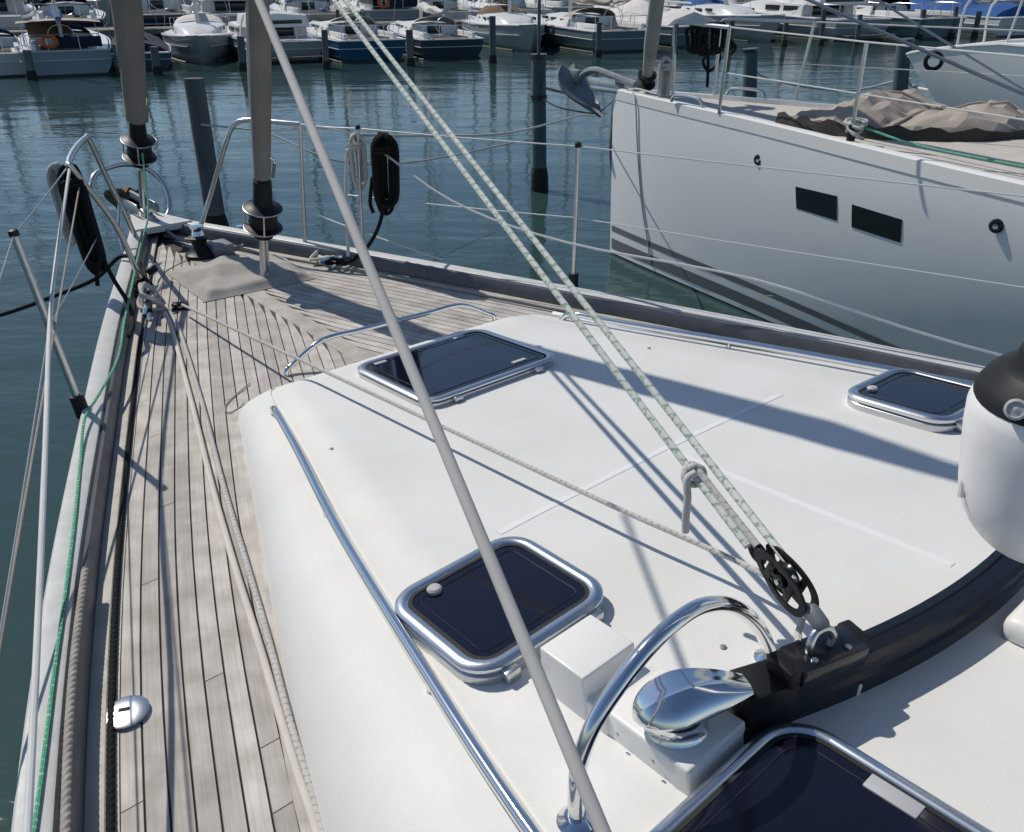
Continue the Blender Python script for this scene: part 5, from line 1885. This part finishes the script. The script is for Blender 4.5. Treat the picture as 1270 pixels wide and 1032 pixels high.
        for y, w_, z in ((2.0, 1.30, 0.55), (2.1, 1.30, 0.62), (4.0, 1.25, 0.62), (5.6, 1.05, 0.45), (6.8, 0.7, 0.12)):
            b_ = shf(y) - 0.03
            rows_.append([V((-w_ - 0.06, y, b_)), V((-w_, y, b_ + z * 0.9)), V((-w_ * 0.85, y, b_ + z)), V((0, y, b_ + z + 0.05)), V((w_ * 0.85, y, b_ + z)), V((w_, y, b_ + z * 0.9)), V((w_ + 0.06, y, b_))])
        m_.grid(rows_, caps=True)
        P.append(('cabin', m_, 'gelcoat'))
        m_ = MB()
        rows_ = []
        for y, w_, z in ((1.2, 1.15, 1.0), (1.3, 1.15, 1.05), (3.2, 1.1, 1.05), (4.3, 0.9, 0.6)):
            b_ = fb + 0.1
            rows_.append([V((-w_ - 0.12, y, b_ + 0.45)), V((-w_, y, b_ + z * 0.95)), V((0, y, b_ + z + 0.06)), V((w_, y, b_ + z * 0.95)), V((w_ + 0.12, y, b_ + 0.45))])
        m_.grid(rows_, caps=True)
        P.append(('flybridge', m_, 'gelcoat'))
        for sx in (-1, 1):
            for y in (2.7, 3.8):
                P.append(('window', MB().box((sx * 1.305, y, fb + 0.38), (0.03, 0.85, 0.24), None, 0.012), 'darkglass'))
        P.append(('saloon_door', MB().box((0, 1.985, fb + 0.30), (1.6, 0.03, 0.42), None, 0.01), 'darkglass'))
        P.append(('windscreen', MB().box((0, 1.18, fb + 0.78), (1.9, 0.03, 0.16), None, 0.01), 'darkglass'))
        P.append(('stern_rail', MB().tube(smooth([V((-1.3, 1.9, fb)), V((-1.3, 1.8, fb + 0.6)), V((-1.25, 0.15, fb + 0.62)), V((1.25, 0.15, fb + 0.62)), V((1.3, 1.8, fb + 0.6)), V((1.3, 1.9, fb))], 3), 0.018, 6), 'steel'))
        for x in (-1.2, -0.4, 0.4, 1.2):
            P.append(('post', MB().tube([V((x, 0.12, fb)), V((x, 0.15, fb + 0.62))], 0.014, 6), 'steel'))
        P.append(('bathing_platform', MB().box((0, -0.25, 0.28), (2.4, 0.6, 0.06), None, 0.02), 'jetty'))
        P.append(('antenna', MB().tube([V((0.5, 2.4, fb + 1.1)), V((0.5, 2.3, fb + 3.0))], 0.015, 6), 'gelcoat'))
    else:
        m_ = MB()
        rows_ = []
        for k in range(12):
            y = 0.4 + 6.2 * k / 11
            w_ = hbf(y) - 0.06
            top_ = 0.55 + 0.12 * math.sin(k * 1.3) + (0.25 if 4 < k < 8 else 0)
            rows_.append([V((-w_, y, shf(y) + 0.02)), V((-w_ * 0.75, y, shf(y) + top_ * 0.45)), V((0, y, shf(y) + top_)), V((w_ * 0.75, y, shf(y) + top_ * 0.45)), V((w_, y, shf(y) + 0.02))])
        m_.grid(rows_, caps=True)
        P.append(('winter_cover', m_, 'CLOTH'))
        P.append(('mast', MB().tube([V((0, 3.6, fb)), V((0, 3.5, 10.5))], 0.065, 8), 'MAST'))
        P.append(('boom', MB().tube([V((0, 3.5, fb + 0.95)), V((0, 0.6, fb + 0.9))], 0.05, 8), 'MAST'))
        for sx in (-1, 1):
            P.append(('shroud', MB().tube([V((sx * 1.2, 3.4, fb)), V((0, 3.5, 10))], 0.008, 5), 'bluewire'))
    return P, L, bm_


PROTO = {}
for kd in ('sloop', 'ketch', 'cruiser', 'launch'):
    parts, L_, b_ = far_proto(kd)
    md = []
    for nm, m_, mt_ in parts:
        me = bpy.data.meshes.new(nm)
        me.from_pydata([tuple(p) for p in m_.v], [], m_.f)
        me.polygons.foreach_set('use_smooth', [True] * len(me.polygons))
        me.set_sharp_from_angle(angle=R(40))
        me.materials.append(None)
        md.append((nm, me, mt_))
    PROTO[kd] = (md, L_, b_)


def far_boat(kind, p, heading, hullc, cloth_, mast_, label, group, sx=1.0, name=None, sz=0.8):
    md, L_, b_ = PROTO[kind]
    t_ = thing(name or {'sloop': 'sailing_boat', 'ketch': 'sailing_boat', 'cruiser': 'motor_cruiser', 'launch': 'sailing_boat'}[kind], label, 'boat', p, group)
    t_.rotation_euler = (0, 0, heading)
    t_.scale = (sx, sx, sx * sz)
    for nm, me, mt_ in md:
        o_ = bpy.data.objects.new(nm, me)
        COL.objects.link(o_)
        o_.parent = t_
        key = {'HULL': 'hull ' + hullc, 'CLOTH': cloth_, 'MAST': mast_}.get(mt_, mt_)
        o_.material_slots[0].link = 'OBJECT'
        o_.material_slots[0].material = M[key]
    return t_


HD = R(24)                                       # the row's boats point away and a little left
G1 = 'boats berthed across the fairway'
front = [
    ('sloop', -8, 97, 'white', 'blue', 'mast', 0.95, 'white sailing boat with blue sprayhood left of the ketch with the lifebuoy'),
    ('ketch', 88, 95, 'pale grey', 'blue', 'mast', 0.95, 'pale grey ketch with orange lifebuoy, navy weather cloths and beige awning'),
    ('launch', 178, 88, 'slate', 'navy', 'black', 0.80, 'slate hulled boat partly hidden behind the furled genoa across the water'),
    ('sloop', 250, 82, 'grey', 'whitecanvas', 'mast', 1.0, 'grey hulled sloop with white deck and white sprayhood across the fairway'),
    ('cruiser', 360, 78, 'grey', 'beige', 'mast', 0.98, 'white motor cruiser with flybridge and stern rail across the fairway'),
    ('sloop', 464, 77, 'blue', 'whitecanvas', 'black', 1.02, 'blue hulled sloop with white sprayhood moored between piles'),
    ('sloop', 562, 74, 'dark blue-grey', 'whitecanvas', 'mast', 0.98, 'dark blue-grey sloop moored beside the blue hulled sloop'),
    ('sloop', 664, 67, 'grey', 'brown', 'mast', 1.1, 'grey sloop with brown sail cover behind the steel pile'),
    ('sloop', 772, 65, 'teal-grey', 'beige', 'mast', 1.12, 'teal-grey sloop with beige sprayhood behind the large yacht bow'),
    ('launch', 866, 59, 'teal-grey', 'whitecanvas', 'mast', 1.25, 'teal-grey boat under a white cover beyond the black rope bundle'),
    ('sloop', 968, 55, 'grey', 'blue', 'mast', 1.25, 'grey sloop with blue sail cover beyond the pale-topped pile'),
    ('cruiser', 1068, 51, 'grey', 'beige', 'mast', 1.30, 'grey motor cruiser berthed to the right of the blue covered sloop'),
    ('sloop', 1165, 49, 'teal-grey', 'navy', 'mast', 1.30, 'teal-grey sloop with navy sail cover above the flared white bow'),
    ('launch', 1265, 46, 'white', 'blue', 'mast', 1.3, 'white boat under a blue cover at the end of the berths'),
]
rowpts = []
for kind, px, py, hc, cc, mc, sc, lab in front:
    p = at(px, py, 0)
    rowpts.append(p)
    bow_out = lab.split(' ')[0] in ('grey',) and kind == 'sloop'
    hd_ = HD + R(random.uniform(-6, 6)) + (math.pi + R(-9) if bow_out else 0)
    if bow_out:
        p = p - V((-math.sin(hd_), math.cos(hd_), 0)) * PROTO[kind][1] * sc * 0.88
    far_boat(kind, p, hd_, hc, cc, mc, lab, G1, sc * 0.88, sz=0.80)
fwd = V((-math.sin(HD), math.cos(HD), 0))
rt = V((math.cos(HD), math.sin(HD), 0))
# jetty the front row lies to
ja, jb = rowpts[0] - rt * 25 + fwd * 13.2, rowpts[-1] + rt * 30 + fwd * 13.2
jd = (jb - ja).normalized()
jm = frame((ja + jb) / 2, jd, V((-jd.y, jd.x, 0)))
m = MB().box((0, 0, 0.45), ((jb - ja).length, 2.0, 0.22), jm, 0.03)
jt = tag(obj('jetty', m, M['jetty'], loc=(ja + jb) / 2), 'grey timber jetty behind the first row of berthed boats', 'jetty')
random.seed(31)
hcs = ['white', 'white', 'white', 'grey', 'pale grey', 'navy', 'white', 'cream', 'blue', 'white', 'slate']
ccs = ['blue', 'whitecanvas', 'beige', 'navy', 'brown', 'whitecanvas', 'blue', 'beige']
cn = {'blue': 'blue', 'whitecanvas': 'white', 'beige': 'beige', 'navy': 'navy', 'brown': 'brown'}
rows_def = ((14.5, 3.5, 0), (28.0, 3.9, math.pi), (42.0, 4.3, 0))
for ri, (off, step, flip_) in enumerate(rows_def):
    o0 = rowpts[0] + fwd * off - rt * (12 + 8 * ri)
    x = 0.0
    total = (jb - ja).length + 16 * ri
    while x < total:
        kd = random.choice(['sloop', 'sloop', 'ketch', 'sloop', 'cruiser', 'launch'])
        hc, cc = random.choice(hcs), random.choice(ccs)
        p = o0 + jd * x + fwd * random.uniform(-0.6, 0.6)
        sc = random.uniform(1.0, 1.25)
        if flip_:
            p = p + fwd * 10
        ang = math.atan2(p.x, p.y)
        if -R(37) < ang < R(37):
            nmk = {'sloop': 'sloop', 'ketch': 'ketch with awning', 'cruiser': 'motor cruiser', 'launch': 'covered boat'}[kd]
            lab = f'{hc} hulled {nmk} with {cn[cc]} canvas in the {["second", "third", "fourth"][ri]} row across the water'
            far_boat(kd, p, HD + flip_ + R(random.uniform(-3, 3)), hc, cc, random.choice(['mast', 'mast', 'gelcoat', 'black']), lab, 'boats in the %s row' % ['second', 'third', 'fourth'][ri], sc, sz=0.9)
        x += step * random.uniform(0.9, 1.15)
# quay behind everything
qm = frame((ja + jb) / 2 + fwd * 62, jd, V((-jd.y, jd.x, 0)))
tag(obj('quay_wall', MB().box((0, 0, 0.6), (320, 6, 2.6), qm, 0.05), M['concrete'], loc=qm.translation), 'long pale concrete quay wall behind the last row of boats', 'quay')
# berth piles in front of the boats
random.seed(5)
SHORT = ['white sloop with blue sprayhood', 'ketch with the lifebuoy', 'slate hulled boat', 'grey sloop with white sprayhood', 'white motor cruiser', 'blue hulled sloop', 'dark blue-grey sloop',
         'grey sloop with brown cover', 'teal-grey sloop with beige sprayhood', 'boat under the white cover', 'grey sloop with blue cover', 'grey motor cruiser', 'teal-grey sloop with navy cover',
         'boat under the blue cover']
for px, py, top in ((40, 99, 62), (150, 94, 55), (196, 93, 58), (302, 88, 45), (405, 86, 37), (509, 82, 37), (611, 78, 20), (742, 71, 28), (836, 66, 30), (905, 62, 20), (972, 58, 22), (1018, 57, 8), (1062, 55, 18),
                    (1140, 50, 12), (1180, 48, 8), (1208, 47, 14)):
    b0 = at(px, py, 0)
    near = min(range(len(front)), key=lambda f: abs(front[f][1] - px))
    short = SHORT[near]
    pile(b0, aty(px + (635 - px) * -0.012, top, b0.y), 0.10 + 0.02 * random.random(), random.choice(['pile', 'wood']), f'slim berth pile standing by the {short}', group='berth piles across the fairway',
         weed=0.25, cap=False)

# ================================================================== small gear on the bow
ch = []
c0, c1 = wx @ V((0, 0.09, 0.05)), B(UC, 5.2, RZ + 0.03)
for k in range(40):
    t = k / 39
    ch.append(c0.lerp(c1, t) + V((0, 0, 0.012 - 0.05 * math.sin(math.pi * t))))
tag(obj('anchor_chain', MB().tube(ch, 0.011, 8, prof=lambda a, s: 0.7 + 0.5 * abs(math.sin(s * 95)) * abs(math.cos(a + (1.57 if int(s * 30) % 2 else 0)))), M['galv'], loc=c0),
    'galvanised chain running from the windlass to the bow roller', 'chain')
for px_, py_ in ((300, 292), (330, 302)):
    p_ = at(px_, py_, DZ)
    f_ = Matrix.Translation(p_) @ Matrix.Rotation(R(40), 4, 'Z')
    ob_ = obj('deck_fitting', MB().lathe([(0, 0), (0.035, 0), (0.035, 0.012), (0.02, 0.02), (0.018, 0.05), (0.026, 0.058), (0, 0.06)], 16, f_), M['steel'], yacht)
rope('lashing_line', [at(236, 310, DZ + 0.03), at(262, 300, DZ + 0.05), at(290, 306, DZ + 0.02), at(318, 300, DZ + 0.03), at(352, 305, DZ + 0.02)], 0.006, 'fleckrope', 'short flecked line trailing from the windlass across the foredeck', 'cord')
